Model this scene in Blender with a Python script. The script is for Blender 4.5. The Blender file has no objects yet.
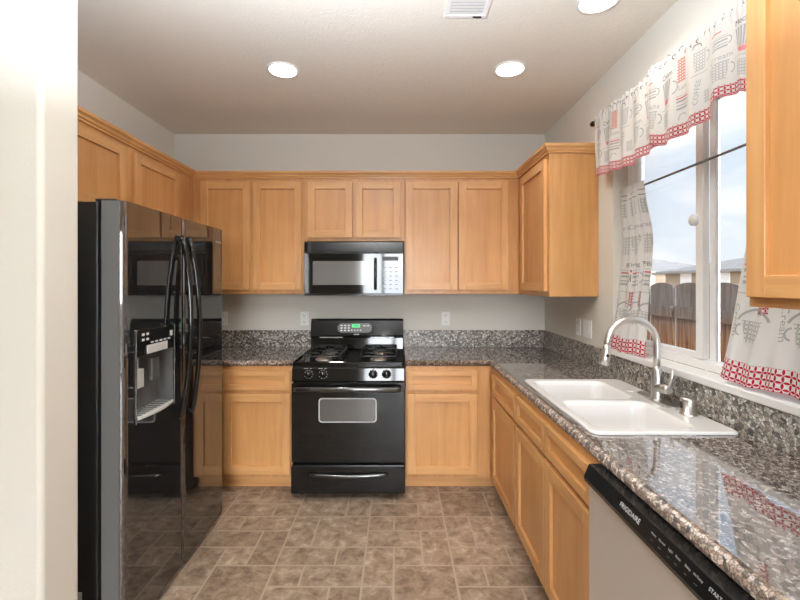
import bpy, bmesh, math, random
from mathutils import Vector, Matrix
random.seed(7)
SC = bpy.context.scene
COL = SC.collection
PI = math.pi

# ------------------------------------------------------------------ camera
EYE = 1.457
cd = bpy.data.cameras.new('camera')
cam = bpy.data.objects.new('camera', cd)
COL.objects.link(cam)
cam.location = (0, 0, EYE)
cam.rotation_euler = (PI / 2, 0, 0)
cd.sensor_width = 36.0
cd.lens = 415 / 800 * 36
cd.shift_x = 3 / 800
cd.shift_y = -17 / 800
cd.clip_start = 0.02
SC.camera = cam

# ------------------------------------------------------------------ view
SC.view_settings.view_transform = 'Standard'
SC.view_settings.look = 'None'
SC.view_settings.gamma = 1.0
SC.view_settings.use_curve_mapping = False
SC.view_settings.exposure = 0.22
SC.cycles.max_bounces = 10
SC.cycles.diffuse_bounces = 6
SC.cycles.glossy_bounces = 5
SC.cycles.transparent_max_bounces = 12
SC.cycles.sample_clamp_indirect = 6.0
SC.cycles.caustics_reflective = False
SC.cycles.caustics_refractive = False
SC.cycles.use_denoising = True

# ------------------------------------------------------------------ world
W = bpy.data.worlds.new('sky')
SC.world = W
W.use_nodes = True
nt = W.node_tree
nt.nodes.clear()
def wn(t): return nt.nodes.new(t)
tc = wn('ShaderNodeTexCoord')
sep = wn('ShaderNodeSeparateXYZ'); nt.links.new(tc.outputs['Generated'], sep.inputs[0])
ramp = wn('ShaderNodeValToRGB'); nt.links.new(sep.outputs['Z'], ramp.inputs[0])
ramp.color_ramp.elements[0].position = 0.0; ramp.color_ramp.elements[0].color = (0.86, 0.93, 1.0, 1)
ramp.color_ramp.elements[1].position = 0.75; ramp.color_ramp.elements[1].color = (0.50, 0.69, 0.95, 1)
mp = wn('ShaderNodeMapping'); nt.links.new(tc.outputs['Generated'], mp.inputs[0])
mp.inputs['Scale'].default_value = (1.6, 1.6, 5.5)
noi = wn('ShaderNodeTexNoise'); nt.links.new(mp.outputs[0], noi.inputs['Vector'])
noi.inputs['Scale'].default_value = 1.7; noi.inputs['Detail'].default_value = 5
cr = wn('ShaderNodeValToRGB'); nt.links.new(noi.outputs['Fac'], cr.inputs[0])
cr.color_ramp.elements[0].position = 0.40; cr.color_ramp.elements[1].position = 0.60
mx = wn('ShaderNodeMix'); mx.data_type = 'RGBA'
nt.links.new(cr.outputs[0], mx.inputs[0]); nt.links.new(ramp.outputs[0], mx.inputs[6])
mx.inputs[7].default_value = (1.12, 1.13, 1.15, 1)
dot = wn('ShaderNodeVectorMath'); dot.operation = 'DOT_PRODUCT'
nt.links.new(tc.outputs['Generated'], dot.inputs[0]); dot.inputs[1].default_value = (-0.04, -0.994, 0.10)
mr = wn('ShaderNodeMapRange'); nt.links.new(dot.outputs['Value'], mr.inputs[0])
mr.interpolation_type = 'SMOOTHSTEP'
mr.inputs[1].default_value = 0.80; mr.inputs[2].default_value = 0.99
mr.inputs[3].default_value = 0.90; mr.inputs[4].default_value = 23.5
bg = wn('ShaderNodeBackground'); nt.links.new(mx.outputs[2], bg.inputs[0]); nt.links.new(mr.outputs[0], bg.inputs[1])
wo = wn('ShaderNodeOutputWorld'); nt.links.new(bg.outputs[0], wo.inputs[0])

sd = bpy.data.lights.new('sun', 'SUN'); sd.energy = 1.3; sd.angle = 0.02; sd.color = (1, .95, .87)
sun = bpy.data.objects.new('sun', sd); COL.objects.link(sun)
sun.rotation_euler = Vector((.30, .80, -.62)).to_track_quat('-Z', 'Y').to_euler()

def portal(loc, rot, sx, sy):
    l = bpy.data.lights.new('daylight_portal', 'AREA'); l.shape = 'RECTANGLE'; l.size = sx; l.size_y = sy
    l.cycles.is_portal = True
    o = bpy.data.objects.new('daylight_portal', l); o.location = loc; o.rotation_euler = rot; COL.objects.link(o)
portal((1.42, 1.79, 1.69), (0, PI / 2, 0), 1.2, 1.2)
portal((0.12, -4.02, 1.15), (PI / 2, 0, 0), 1.9, 2.3)
LAMP_W = 5.0; FILL_W = 105.0; FILL_COL = (.88, .96, 1.08)


# ------------------------------------------------------------------ materials
def new_mat(name):
    m = bpy.data.materials.new(name); m.use_nodes = True
    return m, m.node_tree, m.node_tree.nodes['Principled BSDF']
def simple(name, col, rough=.5, metal=0, ior=1.5, coat=0, coat_ior=1.5, coat_rough=.03, emit=None, es=0):
    m, t, b = new_mat(name)
    b.inputs['Base Color'].default_value = (*col, 1)
    b.inputs['Roughness'].default_value = rough
    b.inputs['Metallic'].default_value = metal
    b.inputs['IOR'].default_value = ior
    b.inputs['Coat Weight'].default_value = coat
    b.inputs['Coat IOR'].default_value = coat_ior
    b.inputs['Coat Roughness'].default_value = coat_rough
    if emit:
        b.inputs['Emission Color'].default_value = (*emit, 1); b.inputs['Emission Strength'].default_value = es
    return m
def nd(t, typ, **kw):
    n = t.nodes.new(typ)
    for k, v in kw.items(): setattr(n, k, v)
    return n
def math_n(t, op, a, b=None):
    n = nd(t, 'ShaderNodeMath', operation=op)
    for i, v in enumerate((a, b)):
        if v is None: continue
        if isinstance(v, (int, float)): n.inputs[i].default_value = v
        else: t.links.new(v, n.inputs[i])
    return n.outputs[0]
def ramp_n(t, fac, stops):
    r = nd(t, 'ShaderNodeValToRGB')
    el = r.color_ramp.elements
    while len(el) < len(stops): el.new(.5)
    for e, (p, c) in zip(el, stops):
        e.position = p; e.color = (*c, 1) if len(c) == 3 else c
    t.links.new(fac, r.inputs[0])
    return r.outputs[0]
def bump_n(t, b, h, strength, dist):
    bp = nd(t, 'ShaderNodeBump'); bp.inputs['Strength'].default_value = strength; bp.inputs['Distance'].default_value = dist
    t.links.new(h, bp.inputs['Height']); t.links.new(bp.outputs[0], b.inputs['Normal'])

def wood(name, scale, tint=(1, 1, 1)):
    m, t, b = new_mat(name)
    tc = nd(t, 'ShaderNodeTexCoord'); mp = nd(t, 'ShaderNodeMapping'); mp.inputs['Scale'].default_value = scale
    oi = nd(t, 'ShaderNodeObjectInfo')
    add = nd(t, 'ShaderNodeVectorMath', operation='ADD')
    mul = nd(t, 'ShaderNodeVectorMath', operation='SCALE'); mul.inputs[0].default_value = (7, 13, 5)
    t.links.new(oi.outputs['Random'], mul.inputs['Scale'])
    t.links.new(tc.outputs['Object'], mp.inputs[0]); t.links.new(mp.outputs[0], add.inputs[0]); t.links.new(mul.outputs[0], add.inputs[1])
    n1 = nd(t, 'ShaderNodeTexNoise'); n1.inputs['Scale'].default_value = 1; n1.inputs['Detail'].default_value = 8; n1.inputs['Roughness'].default_value = .6
    n1.inputs['Distortion'].default_value = .6
    t.links.new(add.outputs[0], n1.inputs['Vector'])
    c = [tuple(a * k for a, k in zip(q, tint)) for q in ((.58, .29, .105), (.67, .36, .142), (.735, .415, .175))]
    col = ramp_n(t, n1.outputs['Fac'], [(.28, c[0]), (.52, c[1]), (.78, c[2])])
    n2 = nd(t, 'ShaderNodeTexNoise'); n2.inputs['Scale'].default_value = 2.2; n2.inputs['Detail'].default_value = 3
    t.links.new(tc.outputs['Object'], n2.inputs['Vector'])
    mx = nd(t, 'ShaderNodeMix', data_type='RGBA', blend_type='MULTIPLY'); mx.inputs[0].default_value = 1
    t.links.new(col, mx.inputs[6])
    r2 = ramp_n(t, n2.outputs['Fac'], [(.3, (.88, .86, .82)), (.7, (1.06, 1.06, 1.08))])
    t.links.new(r2, mx.inputs[7]); t.links.new(mx.outputs[2], b.inputs['Base Color'])
    b.inputs['Roughness'].default_value = .38
    b.inputs['Coat Weight'].default_value = .25; b.inputs['Coat Roughness'].default_value = .25
    return m
M = {}
M['wood_v'] = wood('maple_vertical', (22, 22, 1.6))
M['wood_h'] = wood('maple_horizontal', (1.8, 1.8, 26))
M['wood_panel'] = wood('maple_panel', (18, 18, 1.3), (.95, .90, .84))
M['wood_panel_h'] = wood('maple_drawer_panel_shaded', (1.8, 1.8, 24), (.93, .87, .80))  # darker tint stands in for shade around the recessed drawer panels
M['wood_frame'] = wood('maple_face_frame_shaded', (22, 22, 1.6), (.90, .86, .80))  # darkened copy of the maple, paints the shade between the doors

def paint(name, col, bs=.12, sc=160, rough=.75):
    m, t, b = new_mat(name)
    b.inputs['Base Color'].default_value = (*col, 1); b.inputs['Roughness'].default_value = rough
    tc = nd(t, 'ShaderNodeTexCoord')
    n = nd(t, 'ShaderNodeTexNoise'); n.inputs['Scale'].default_value = sc; n.inputs['Detail'].default_value = 2
    t.links.new(tc.outputs['Object'], n.inputs['Vector'])
    bump_n(t, b, n.outputs['Fac'], bs, .01)
    return m
M['wall'] = paint('wall_paint', (.70, .675, .61))
M['ceiling'] = paint('ceiling_paint', (.77, .73, .65), .25, 90)
M['white_paint'] = simple('white_trim_paint', (.82, .81, .79), .4)
M['vinyl'] = simple('white_vinyl', (.92, .92, .92), .35)

def granite(name, bright=1.0, ior=1.5, rough=.1, tint=(1, 1, 1), sc=105, lo=.28):
    m, t, b = new_mat(name)
    tc = nd(t, 'ShaderNodeTexCoord')
    v = nd(t, 'ShaderNodeTexVoronoi'); v.inputs['Scale'].default_value = sc; v.inputs['Randomness'].default_value = 1
    nz = nd(t, 'ShaderNodeTexNoise'); nz.inputs['Scale'].default_value = 60; nz.inputs['Detail'].default_value = 4
    t.links.new(tc.outputs['Object'], nz.inputs['Vector'])
    mixv = nd(t, 'ShaderNodeMix', data_type='VECTOR'); mixv.inputs[0].default_value = .015
    t.links.new(tc.outputs['Object'], mixv.inputs[4]); t.links.new(nz.outputs['Color'], mixv.inputs[5])
    t.links.new(mixv.outputs[1], v.inputs['Vector'])
    sx = nd(t, 'ShaderNodeSeparateXYZ'); t.links.new(v.outputs['Color'], sx.inputs[0])
    k = bright
    cell = ramp_n(t, sx.outputs[0], [(.0, (.04 * k, .037 * k, .037 * k)), (.22, (.11 * k, .095 * k, .09 * k)), (.42, (.19 * k, .155 * k, .135 * k)),
                                     (.62, (.26 * k, .225 * k, .205 * k)), (.80, (.34 * k, .325 * k, .315 * k)), (1.0, (.50 * k, .47 * k, .45 * k))])
    ve = nd(t, 'ShaderNodeTexVoronoi', feature='DISTANCE_TO_EDGE'); ve.inputs['Scale'].default_value = sc
    t.links.new(mixv.outputs[1], ve.inputs['Vector'])
    edge = ramp_n(t, ve.outputs['Distance'], [(.0, (.28, .26, .26)), (.16, (1, 1, 1))])
    m1 = nd(t, 'ShaderNodeMix', data_type='RGBA', blend_type='MULTIPLY'); m1.inputs[0].default_value = .9
    t.links.new(cell, m1.inputs[6]); t.links.new(edge, m1.inputs[7])
    n2 = nd(t, 'ShaderNodeTexNoise'); n2.inputs['Scale'].default_value = 320; n2.inputs['Detail'].default_value = 2
    t.links.new(tc.outputs['Object'], n2.inputs['Vector'])
    m2 = nd(t, 'ShaderNodeMix', data_type='RGBA', blend_type='MULTIPLY'); m2.inputs[0].default_value = 1
    t.links.new(m1.outputs[2], m2.inputs[6])
    t.links.new(ramp_n(t, n2.outputs['Fac'], [(.38, (.55, .53, .52)), (.62, (1.3, 1.28, 1.27))]), m2.inputs[7])
    m3 = nd(t, 'ShaderNodeMix', data_type='RGBA', blend_type='MULTIPLY'); m3.inputs[0].default_value = 1
    t.links.new(m2.outputs[2], m3.inputs[6]); m3.inputs[7].default_value = (*tint, 1)
    t.links.new(m3.outputs[2], b.inputs['Base Color'])
    b.inputs['Roughness'].default_value = rough
    b.inputs['IOR'].default_value = ior
    return m
M['granite'] = granite('granite', 1.15, 4.2, .035)
M['granite_edge'] = granite('granite_edge', 1.2, 1.5, .35, (1.08, .92, .77), 90)
M['granite_splash'] = granite('granite_backsplash', 1.7, 1.5, .3, (.95, 1.0, .95), 80)

def vinyl_floor():
    m, t, b = new_mat('stone_look_vinyl')
    tc = nd(t, 'ShaderNodeTexCoord'); g = nd(t, 'ShaderNodeNewGeometry')
    mul = nd(t, 'ShaderNodeVectorMath', operation='SCALE'); mul.inputs[0].default_value = (31, 17, 3)
    t.links.new(g.outputs['Random Per Island'], mul.inputs['Scale'])
    add = nd(t, 'ShaderNodeVectorMath', operation='ADD')
    t.links.new(tc.outputs['Object'], add.inputs[0]); t.links.new(mul.outputs[0], add.inputs[1])
    n1 = nd(t, 'ShaderNodeTexNoise'); n1.inputs['Scale'].default_value = 14; n1.inputs['Detail'].default_value = 9; n1.inputs['Roughness'].default_value = .72
    n1.inputs['Distortion'].default_value = .35
    t.links.new(add.outputs[0], n1.inputs['Vector'])
    base = ramp_n(t, n1.outputs['Fac'], [(.34, (.16, .112, .078)), (.46, (.285, .205, .145)), (.56, (.385, .292, .215)), (.70, (.58, .49, .39))])
    r = ramp_n(t, g.outputs['Random Per Island'], [(0, (.82, .80, .78)), (.5, (1, 1, 1)), (1, (1.18, 1.18, 1.18))])
    mx = nd(t, 'ShaderNodeMix', data_type='RGBA', blend_type='MULTIPLY'); mx.inputs[0].default_value = 1
    t.links.new(base, mx.inputs[6]); t.links.new(r, mx.inputs[7]); t.links.new(mx.outputs[2], b.inputs['Base Color'])
    b.inputs['Roughness'].default_value = .42
    bump_n(t, b, n1.outputs['Fac'], .25, .004)
    return m
M['floor'] = vinyl_floor()
M['grout'] = simple('floor_grout', (.46, .365, .28), .6)

M['black'] = simple('gloss_black_enamel', (.007, .007, .007), .06, ior=1.48)
M['fridge_black'] = simple('gloss_black_fridge', (.012, .012, .013), .035, ior=2.6)
M['black_handle'] = simple('gloss_black_handle', (.012, .012, .012), .12, ior=2.1)
M['black_side'] = simple('textured_black', (.022, .022, .022), .30, ior=1.6)
M['door_edge'] = simple('dark_grey_edge', (.13, .13, .127), .28, ior=1.6)
M['black_matte'] = simple('matte_black', (.015, .015, .015), .5)
M['cast_iron'] = simple('cast_iron', (.02, .02, .02), .35)
M['panel_dark'] = simple('charcoal_panel', (.010, .010, .010), .16, ior=1.4)
M['oven_glass'] = simple('oven_window_glass', (.09, .09, .087), .08, ior=1.9)
M['mw_glass'] = simple('microwave_screen_glass', (.17, .17, .165), .10, ior=1.9)  # screen grey, lightened to carry the reflection of the room
M['chrome'] = simple('chrome', (.75, .75, .75), .12, 1)
M['nickel'] = simple('brushed_nickel', (.66, .64, .61), .32, 1)
M['steel'] = simple('brushed_steel', (.80, .77, .73), .45, .65)
M['grey_label'] = simple('grey_print', (.55, .55, .55), .5)
M['white_print'] = simple('white_print', (.85, .85, .85), .5)
M['porcelain'] = simple('white_porcelain', (.80, .79, .78), .12, coat=.5)
M['plastic'] = simple('white_plastic', (.88, .87, .84), .35)
M['plastic_dark'] = simple('slot_dark', (.05, .05, .05), .5)
M['disp_light'] = simple('dispenser_grey', (.55, .55, .54), .35)
M['disp_in'] = simple('dispenser_cavity', (.10, .10, .10), .15, ior=1.9)
M['green'] = simple('green_display', (.02, .2, .05), .4, emit=(.10, .75, .25), es=.9)
M['lamp'] = simple('lamp_lens', (1, 1, 1), .5, emit=(1, .95, .86), es=9.0)
M['lamp_trim'] = simple('lamp_trim', (.82, .80, .76), .4)
M['rod_dark'] = simple('dark_bronze', (.03, .025, .02), .4, .6)
M['rod_grey'] = simple('grey_rod', (.25, .25, .25), .35, .8)
M['concrete'] = simple('concrete', (.45, .42, .38), .9)
M['stucco'] = paint('beige_stucco', (.40, .31, .22), .2, 30)
M['dirt'] = simple('dry_soil', (.33, .24, .16), .95)

def glass():
    m, t, b = new_mat('window_glass'); t.nodes.remove(b)
    tr = nd(t, 'ShaderNodeBsdfTransparent'); gl = nd(t, 'ShaderNodeBsdfGlossy'); gl.inputs['Roughness'].default_value = .01
    fr = nd(t, 'ShaderNodeLayerWeight'); fr.inputs[0].default_value = .12
    mx = nd(t, 'ShaderNodeMixShader'); t.links.new(fr.outputs[0], mx.inputs[0]); t.links.new(tr.outputs[0], mx.inputs[1]); t.links.new(gl.outputs[0], mx.inputs[2])
    t.links.new(mx.outputs[0], t.nodes['Material Output'].inputs[0])
    return m
M['glass'] = glass()

def fence_mat():
    m, t, b = new_mat('weathered_fence_wood')
    tc = nd(t, 'ShaderNodeTexCoord'); mp = nd(t, 'ShaderNodeMapping'); mp.inputs['Scale'].default_value = (30, 30, 2.2)
    n = nd(t, 'ShaderNodeTexNoise'); n.inputs['Detail'].default_value = 6; n.inputs['Scale'].default_value = 1
    t.links.new(tc.outputs['Object'], mp.inputs[0]); t.links.new(mp.outputs[0], n.inputs['Vector'])
    grey = ramp_n(t, n.outputs['Fac'], [(.3, (.10, .08, .068)), (.7, (.27, .225, .20))])
    rust = ramp_n(t, n.outputs['Fac'], [(.3, (.15, .055, .025)), (.7, (.50, .26, .13))])
    s = nd(t, 'ShaderNodeSeparateXYZ'); t.links.new(tc.outputs['Object'], s.inputs[0])
    zz = math_n(t, 'ADD', s.outputs[2], math_n(t, 'MULTIPLY', n.outputs['Fac'], .5))
    f = ramp_n(t, zz, [(.0, (1, 1, 1)), (1.0, (0, 0, 0))])
    f2 = nd(t, 'ShaderNodeMapRange'); t.links.new(zz, f2.inputs[0]); f2.inputs[1].default_value = 1.72; f2.inputs[2].default_value = 1.40
    mx = nd(t, 'ShaderNodeMix', data_type='RGBA'); t.links.new(f2.outputs[0], mx.inputs[0]); t.links.new(grey, mx.inputs[6]); t.links.new(rust, mx.inputs[7])
    t.links.new(mx.outputs[2], b.inputs['Base Color']); b.inputs['Roughness'].default_value = .85
    return m
M['fence'] = fence_mat()
def roof_mat():
    m, t, b = new_mat('grey_roof_tiles')
    tc = nd(t, 'ShaderNodeTexCoord')
    br = nd(t, 'ShaderNodeTexBrick'); br.inputs['Scale'].default_value = 1.2
    br.inputs['Color1'].default_value = (.34, .335, .33, 1); br.inputs['Color2'].default_value = (.27, .265, .26, 1); br.inputs['Mortar'].default_value = (.15, .15, .155, 1)
    t.links.new(tc.outputs['Object'], br.inputs['Vector']); t.links.new(br.outputs['Color'], b.inputs['Base Color']); b.inputs['Roughness'].default_value = .8
    return m
M['roof'] = roof_mat()

def cloth_mat(name, petal_col, white, mode, cell=44.0):
    """white cotton; mode 'band': petals below v threshold, 'all': petals everywhere (uses UV in metres)"""
    m, t, b = new_mat(name)
    uv = nd(t, 'ShaderNodeUVMap'); uv.uv_map = 'UVMap'
    sc = nd(t, 'ShaderNodeVectorMath', operation='SCALE'); sc.inputs['Scale'].default_value = cell
    t.links.new(uv.outputs[0], sc.inputs[0])
    fr = nd(t, 'ShaderNodeVectorMath', operation='FRACTION'); t.links.new(sc.outputs[0], fr.inputs[0])
    cnt = None
    for cx in (0, 1):
        for cy in (0, 1):
            d = nd(t, 'ShaderNodeVectorMath', operation='DISTANCE'); t.links.new(fr.outputs[0], d.inputs[0]); d.inputs[1].default_value = (cx, cy, 0)
            l = math_n(t, 'LESS_THAN', d.outputs['Value'], .688)
            cnt = l if cnt is None else math_n(t, 'ADD', cnt, l)
    pet = math_n(t, 'GREATER_THAN', cnt, 1.5)
    s = nd(t, 'ShaderNodeSeparateXYZ'); t.links.new(uv.outputs[0], s.inputs[0])
    if mode == 'band':
        pet = math_n(t, 'MULTIPLY', pet, math_n(t, 'LESS_THAN', s.outputs[1], .077))
        hem = math_n(t, 'LESS_THAN', s.outputs[1], .003)
        pet = math_n(t, 'MAXIMUM', pet, math_n(t, 'MULTIPLY', hem, .8))
    elif mode == 'band_thin':
        pet = math_n(t, 'MULTIPLY', pet, math_n(t, 'LESS_THAN', s.outputs[1], .050))
        pet = math_n(t, 'MAXIMUM', pet, math_n(t, 'MULTIPLY', math_n(t, 'LESS_THAN', s.outputs[1], .004), .8))
    mx = nd(t, 'ShaderNodeMix', data_type='RGBA'); t.links.new(pet, mx.inputs[0])
    mx.inputs[6].default_value = (*white, 1); mx.inputs[7].default_value = (*petal_col, 1)
    t.links.new(mx.outputs[2], b.inputs['Base Color']); b.inputs['Roughness'].default_value = .9
    b.inputs['Specular IOR Level'].default_value = .1
    tl = nd(t, 'ShaderNodeBsdfTranslucent'); t.links.new(mx.outputs[2], tl.inputs[0])
    ms = nd(t, 'ShaderNodeMixShader'); ms.inputs[0].default_value = .45
    t.links.new(b.outputs[0], ms.inputs[1]); t.links.new(tl.outputs[0], ms.inputs[2])
    t.links.new(ms.outputs[0], t.nodes['Material Output'].inputs[0])
    return m
WHITE = (.80, .775, .74)
M['cloth'] = cloth_mat('curtain_cotton', (.50, .012, .04), WHITE, 'band')
M['cloth_thin'] = cloth_mat('valance_cotton', (.50, .015, .04), WHITE, 'band_thin', 58.0)
M['petals_red'] = cloth_mat('petal_print_red', (.50, .015, .035), WHITE, 'all', 84.0)
M['petals_grey'] = cloth_mat('petal_print_grey', (.48, .48, .47), WHITE, 'all', 84.0)
M['petals_orange'] = cloth_mat('petal_print_rust', (.60, .11, .05), WHITE, 'all', 84.0)
def ink(name, c):
    return cloth_mat(name, c, c, 'all')
M['ink_grey'] = ink('grey_ink', (.46, .46, .45))
M['ink_dark'] = ink('charcoal_ink', (.19, .18, .18))
M['ink_pink'] = ink('pink_ink', (.75, .30, .32))
M['ink_red'] = ink('red_ink', (.62, .05, .06))

# ------------------------------------------------------------------ mesh helpers
class MB:
    def __init__(s): s.bm = bmesh.new(); s.uv = None
    def box(s, a, b, mi=0):
        x0, x1 = sorted((a[0], b[0])); y0, y1 = sorted((a[1], b[1])); z0, z1 = sorted((a[2], b[2]))
        v = [s.bm.verts.new(p) for p in ((x0, y0, z0), (x1, y0, z0), (x1, y1, z0), (x0, y1, z0), (x0, y0, z1), (x1, y0, z1), (x1, y1, z1), (x0, y1, z1))]
        for f in ((0, 3, 2, 1), (4, 5, 6, 7), (0, 1, 5, 4), (1, 2, 6, 5), (2, 3, 7, 6), (3, 0, 4, 7)):
            s.bm.faces.new([v[i] for i in f]).material_index = mi
        return s
    def tube(s, pts, r, n=12, cap=True, smooth=True, mi=0):
        pts = [Vector(p) for p in pts]
        if not isinstance(r, (list, tuple)): r = [r] * len(pts)
        tans = []
        for i in range(len(pts)):
            a = pts[max(i - 1, 0)]; b = pts[min(i + 1, len(pts) - 1)]
            tans.append((b - a).normalized())
        up = Vector((0, 0, 1)) if abs(tans[0].z) < .9 else Vector((0, 1, 0))
        nrm = (up - tans[0] * up.dot(tans[0])).normalized()
        rings = []
        for p, t, rr in zip(pts, tans, r):
            nrm = (nrm - t * nrm.dot(t)).normalized(); bn = t.cross(nrm)
            rings.append([s.bm.verts.new(p + (nrm * math.cos(2 * PI * k / n) + bn * math.sin(2 * PI * k / n)) * rr) for k in range(n)])
        for a, b in zip(rings, rings[1:]):
            for k in range(n):
                f = s.bm.faces.new((a[k], a[(k + 1) % n], b[(k + 1) % n], b[k])); f.smooth = smooth; f.material_index = mi
        if cap:
            for q in (rings[0][::-1], rings[-1]):
                f = s.bm.faces.new(q); f.material_index = mi
        return s
    def lathe(s, c, prof, axis='z', n=28, smooth=True, mi=0):
        """prof: list of (radius, along). closed caps when radius 0"""
        c = Vector(c); ax = {'x': Vector((1, 0, 0)), 'y': Vector((0, 1, 0)), 'z': Vector((0, 0, 1))}[axis]
        u = Vector((0, 0, 1)) if axis != 'z' else Vector((1, 0, 0)); w = ax.cross(u)
        rings = []
        for r, h in prof:
            if r < 1e-6: rings.append([s.bm.verts.new(c + ax * h)])
            else: rings.append([s.bm.verts.new(c + ax * h + (u * math.cos(2 * PI * k / n) + w * math.sin(2 * PI * k / n)) * r) for k in range(n)])
        for a, b in zip(rings, rings[1:]):
            if len(a) == 1 and len(b) == 1: continue
            for k in range(n):
                k2 = (k + 1) % n
                if len(a) == 1: f = s.bm.faces.new((a[0], b[k], b[k2]))
                elif len(b) == 1: f = s.bm.faces.new((a[k], b[0], a[k2]))
                else: f = s.bm.faces.new((a[k], a[k2], b[k2], b[k]))
                f.smooth = smooth; f.material_index = mi
        return s
    def prism(s, pts, vec, mi=0, smooth=False):
        vec = Vector(vec)
        a = [s.bm.verts.new(p) for p in pts]; b = [s.bm.verts.new(Vector(p) + vec) for p in pts]
        s.bm.faces.new(a[::-1]).material_index = mi; s.bm.faces.new(b).material_index = mi
        n = len(a)
        for k in range(n):
            f = s.bm.faces.new((a[k], a[(k + 1) % n], b[(k + 1) % n], b[k])); f.material_index = mi; f.smooth = smooth
        return s
    def sweep(s, line, prof, side=1, mi=0, smooth=False):
        """closed profile (out, z) swept along a plan polyline with mitred corners; out is to the left of travel * side"""
        P = [Vector((p[0], p[1])) for p in line]
        rings = []
        for i, p in enumerate(P):
            ns = []
            if i > 0: d = (P[i] - P[i - 1]).normalized(); ns.append(Vector((-d.y, d.x)) * side)
            if i < len(P) - 1: d = (P[i + 1] - P[i]).normalized(); ns.append(Vector((-d.y, d.x)) * side)
            if len(ns) == 2:
                m = (ns[0] + ns[1]).normalized(); m = m / m.dot(ns[0])
            else: m = ns[0]
            rings.append([s.bm.verts.new((p.x + m.x * o, p.y + m.y * o, z)) for o, z in prof])
        n = len(prof)
        for a, b in zip(rings, rings[1:]):
            for k in range(n):
                f = s.bm.faces.new((a[k], a[(k + 1) % n], b[(k + 1) % n], b[k])); f.material_index = mi; f.smooth = smooth
        s.bm.faces.new(rings[0][::-1]).material_index = mi; s.bm.faces.new(rings[-1]).material_index = mi
        return s
    def plate(s, loops, z, mi=0):
        """planar region bounded by an outer loop with holes, at height z"""
        ed = []; rings = []
        for lp in loops:
            v = [s.bm.verts.new((p[0], p[1], z)) for p in lp]; rings.append(v)
            ed += [s.bm.edges.new((v[k], v[(k + 1) % len(v)])) for k in range(len(v))]
        r = bmesh.ops.triangle_fill(s.bm, use_beauty=True, use_dissolve=False, edges=ed)
        for g in r['geom']:
            if isinstance(g, bmesh.types.BMFace): g.material_index = mi
        return rings
    def bridge(s, a, b, smooth=False, mi=0):
        n = len(a)
        for k in range(n):
            f = s.bm.faces.new((a[k], a[(k + 1) % n], b[(k + 1) % n], b[k])); f.smooth = smooth; f.material_index = mi

def rrect(x0, x1, y0, y1, r, n=5):
    out = []
    for cx, cy, a0 in ((x1 - r, y1 - r, 0), (x0 + r, y1 - r, 90), (x0 + r, y0 + r, 180), (x1 - r, y0 + r, 270)):
        for k in range(n + 1):
            a = math.radians(a0 + 90 * k / n); out.append((cx + r * math.cos(a), cy + r * math.sin(a)))
    return out
def world_loc(o):
    v = Vector((0, 0, 0))
    while o is not None: v += o.location; o = o.parent
    return v
def thing(name, label, cat, loc, group=None):
    o = bpy.data.objects.new(name, None); o.empty_display_size = .1; COL.objects.link(o)
    o.location = loc; o['label'] = label; o['category'] = cat
    if group: o['group'] = group
    return o
def tag(o, label, cat, group=None, kind=None):
    o['label'] = label; o['category'] = cat
    if group: o['group'] = group
    if kind: o['kind'] = kind
    return o
def obj(name, mb, mats, parent=None, bevel=0, origin=None, recalc=True, label=None, seg=2):
    bm = mb.bm if isinstance(mb, MB) else mb
    if recalc: bmesh.ops.recalc_face_normals(bm, faces=bm.faces)
    me = bpy.data.meshes.new(name)
    org = world_loc(parent) if parent is not None else Vector(origin or (0, 0, 0))
    bmesh.ops.translate(bm, verts=bm.verts, vec=-org)
    bm.to_mesh(me); bm.free()
    for m in (mats if isinstance(mats, (list, tuple)) else [mats]): me.materials.append(M[m] if isinstance(m, str) else m)
    o = bpy.data.objects.new(name, me); COL.objects.link(o)
    if parent is not None: o.parent = parent
    else: o.location = org
    if bevel:
        md = o.modifiers.new('bevel', 'BEVEL'); md.width = bevel; md.segments = seg; md.limit_method = 'ANGLE'; md.angle_limit = math.radians(40)
    if label: o['label'] = label
    return o
def struct(name, mb, mats, bevel=0, label=None, parent=None):
    o = obj(name, mb, mats, parent, bevel)
    if parent is None: o['kind'] = 'structure'
    if label: o['label'] = label
    return o
def text_bm(s, size, to_world, depth=0, align='CENTER', subdiv=0):
    """2D text -> bmesh, each vertex mapped by to_world(x, y)"""
    cu = bpy.data.curves.new('t', 'FONT'); cu.body = s; cu.size = size; cu.align_x = align; cu.align_y = 'CENTER'; cu.resolution_u = 2
    o = bpy.data.objects.new('t', cu); COL.objects.link(o)
    dg = bpy.context.evaluated_depsgraph_get(); me = bpy.data.meshes.new_from_object(o.evaluated_get(dg))
    bm = bmesh.new(); bm.from_mesh(me)
    bpy.data.objects.remove(o); bpy.data.curves.remove(cu); bpy.data.meshes.remove(me)
    for v in bm.verts: v.co = Vector(to_world(v.co.x, v.co.y))
    return bm
def merge(dst, src):
    me = bpy.data.meshes.new('tmp'); src.to_mesh(me); src.free(); dst.from_mesh(me); bpy.data.meshes.remove(me)

# ------------------------------------------------------------------ room dimensions
XL, XR, YB, ZC = -1.882, 1.249, 3.51, 2.715
CT, CB = 0.92, 0.88        # counter top / bottom
TILT = 0

# ---- walls
w = MB(); w.box((XL - .15, YB, 0), (XR + .15, YB + .15, ZC + .2)); struct('wall_back', w, 'wall')
w = MB(); w.box((XL - .15, 1.50, 0), (XL, YB, ZC + .2)); struct('wall_left', w, 'wall')
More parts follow.
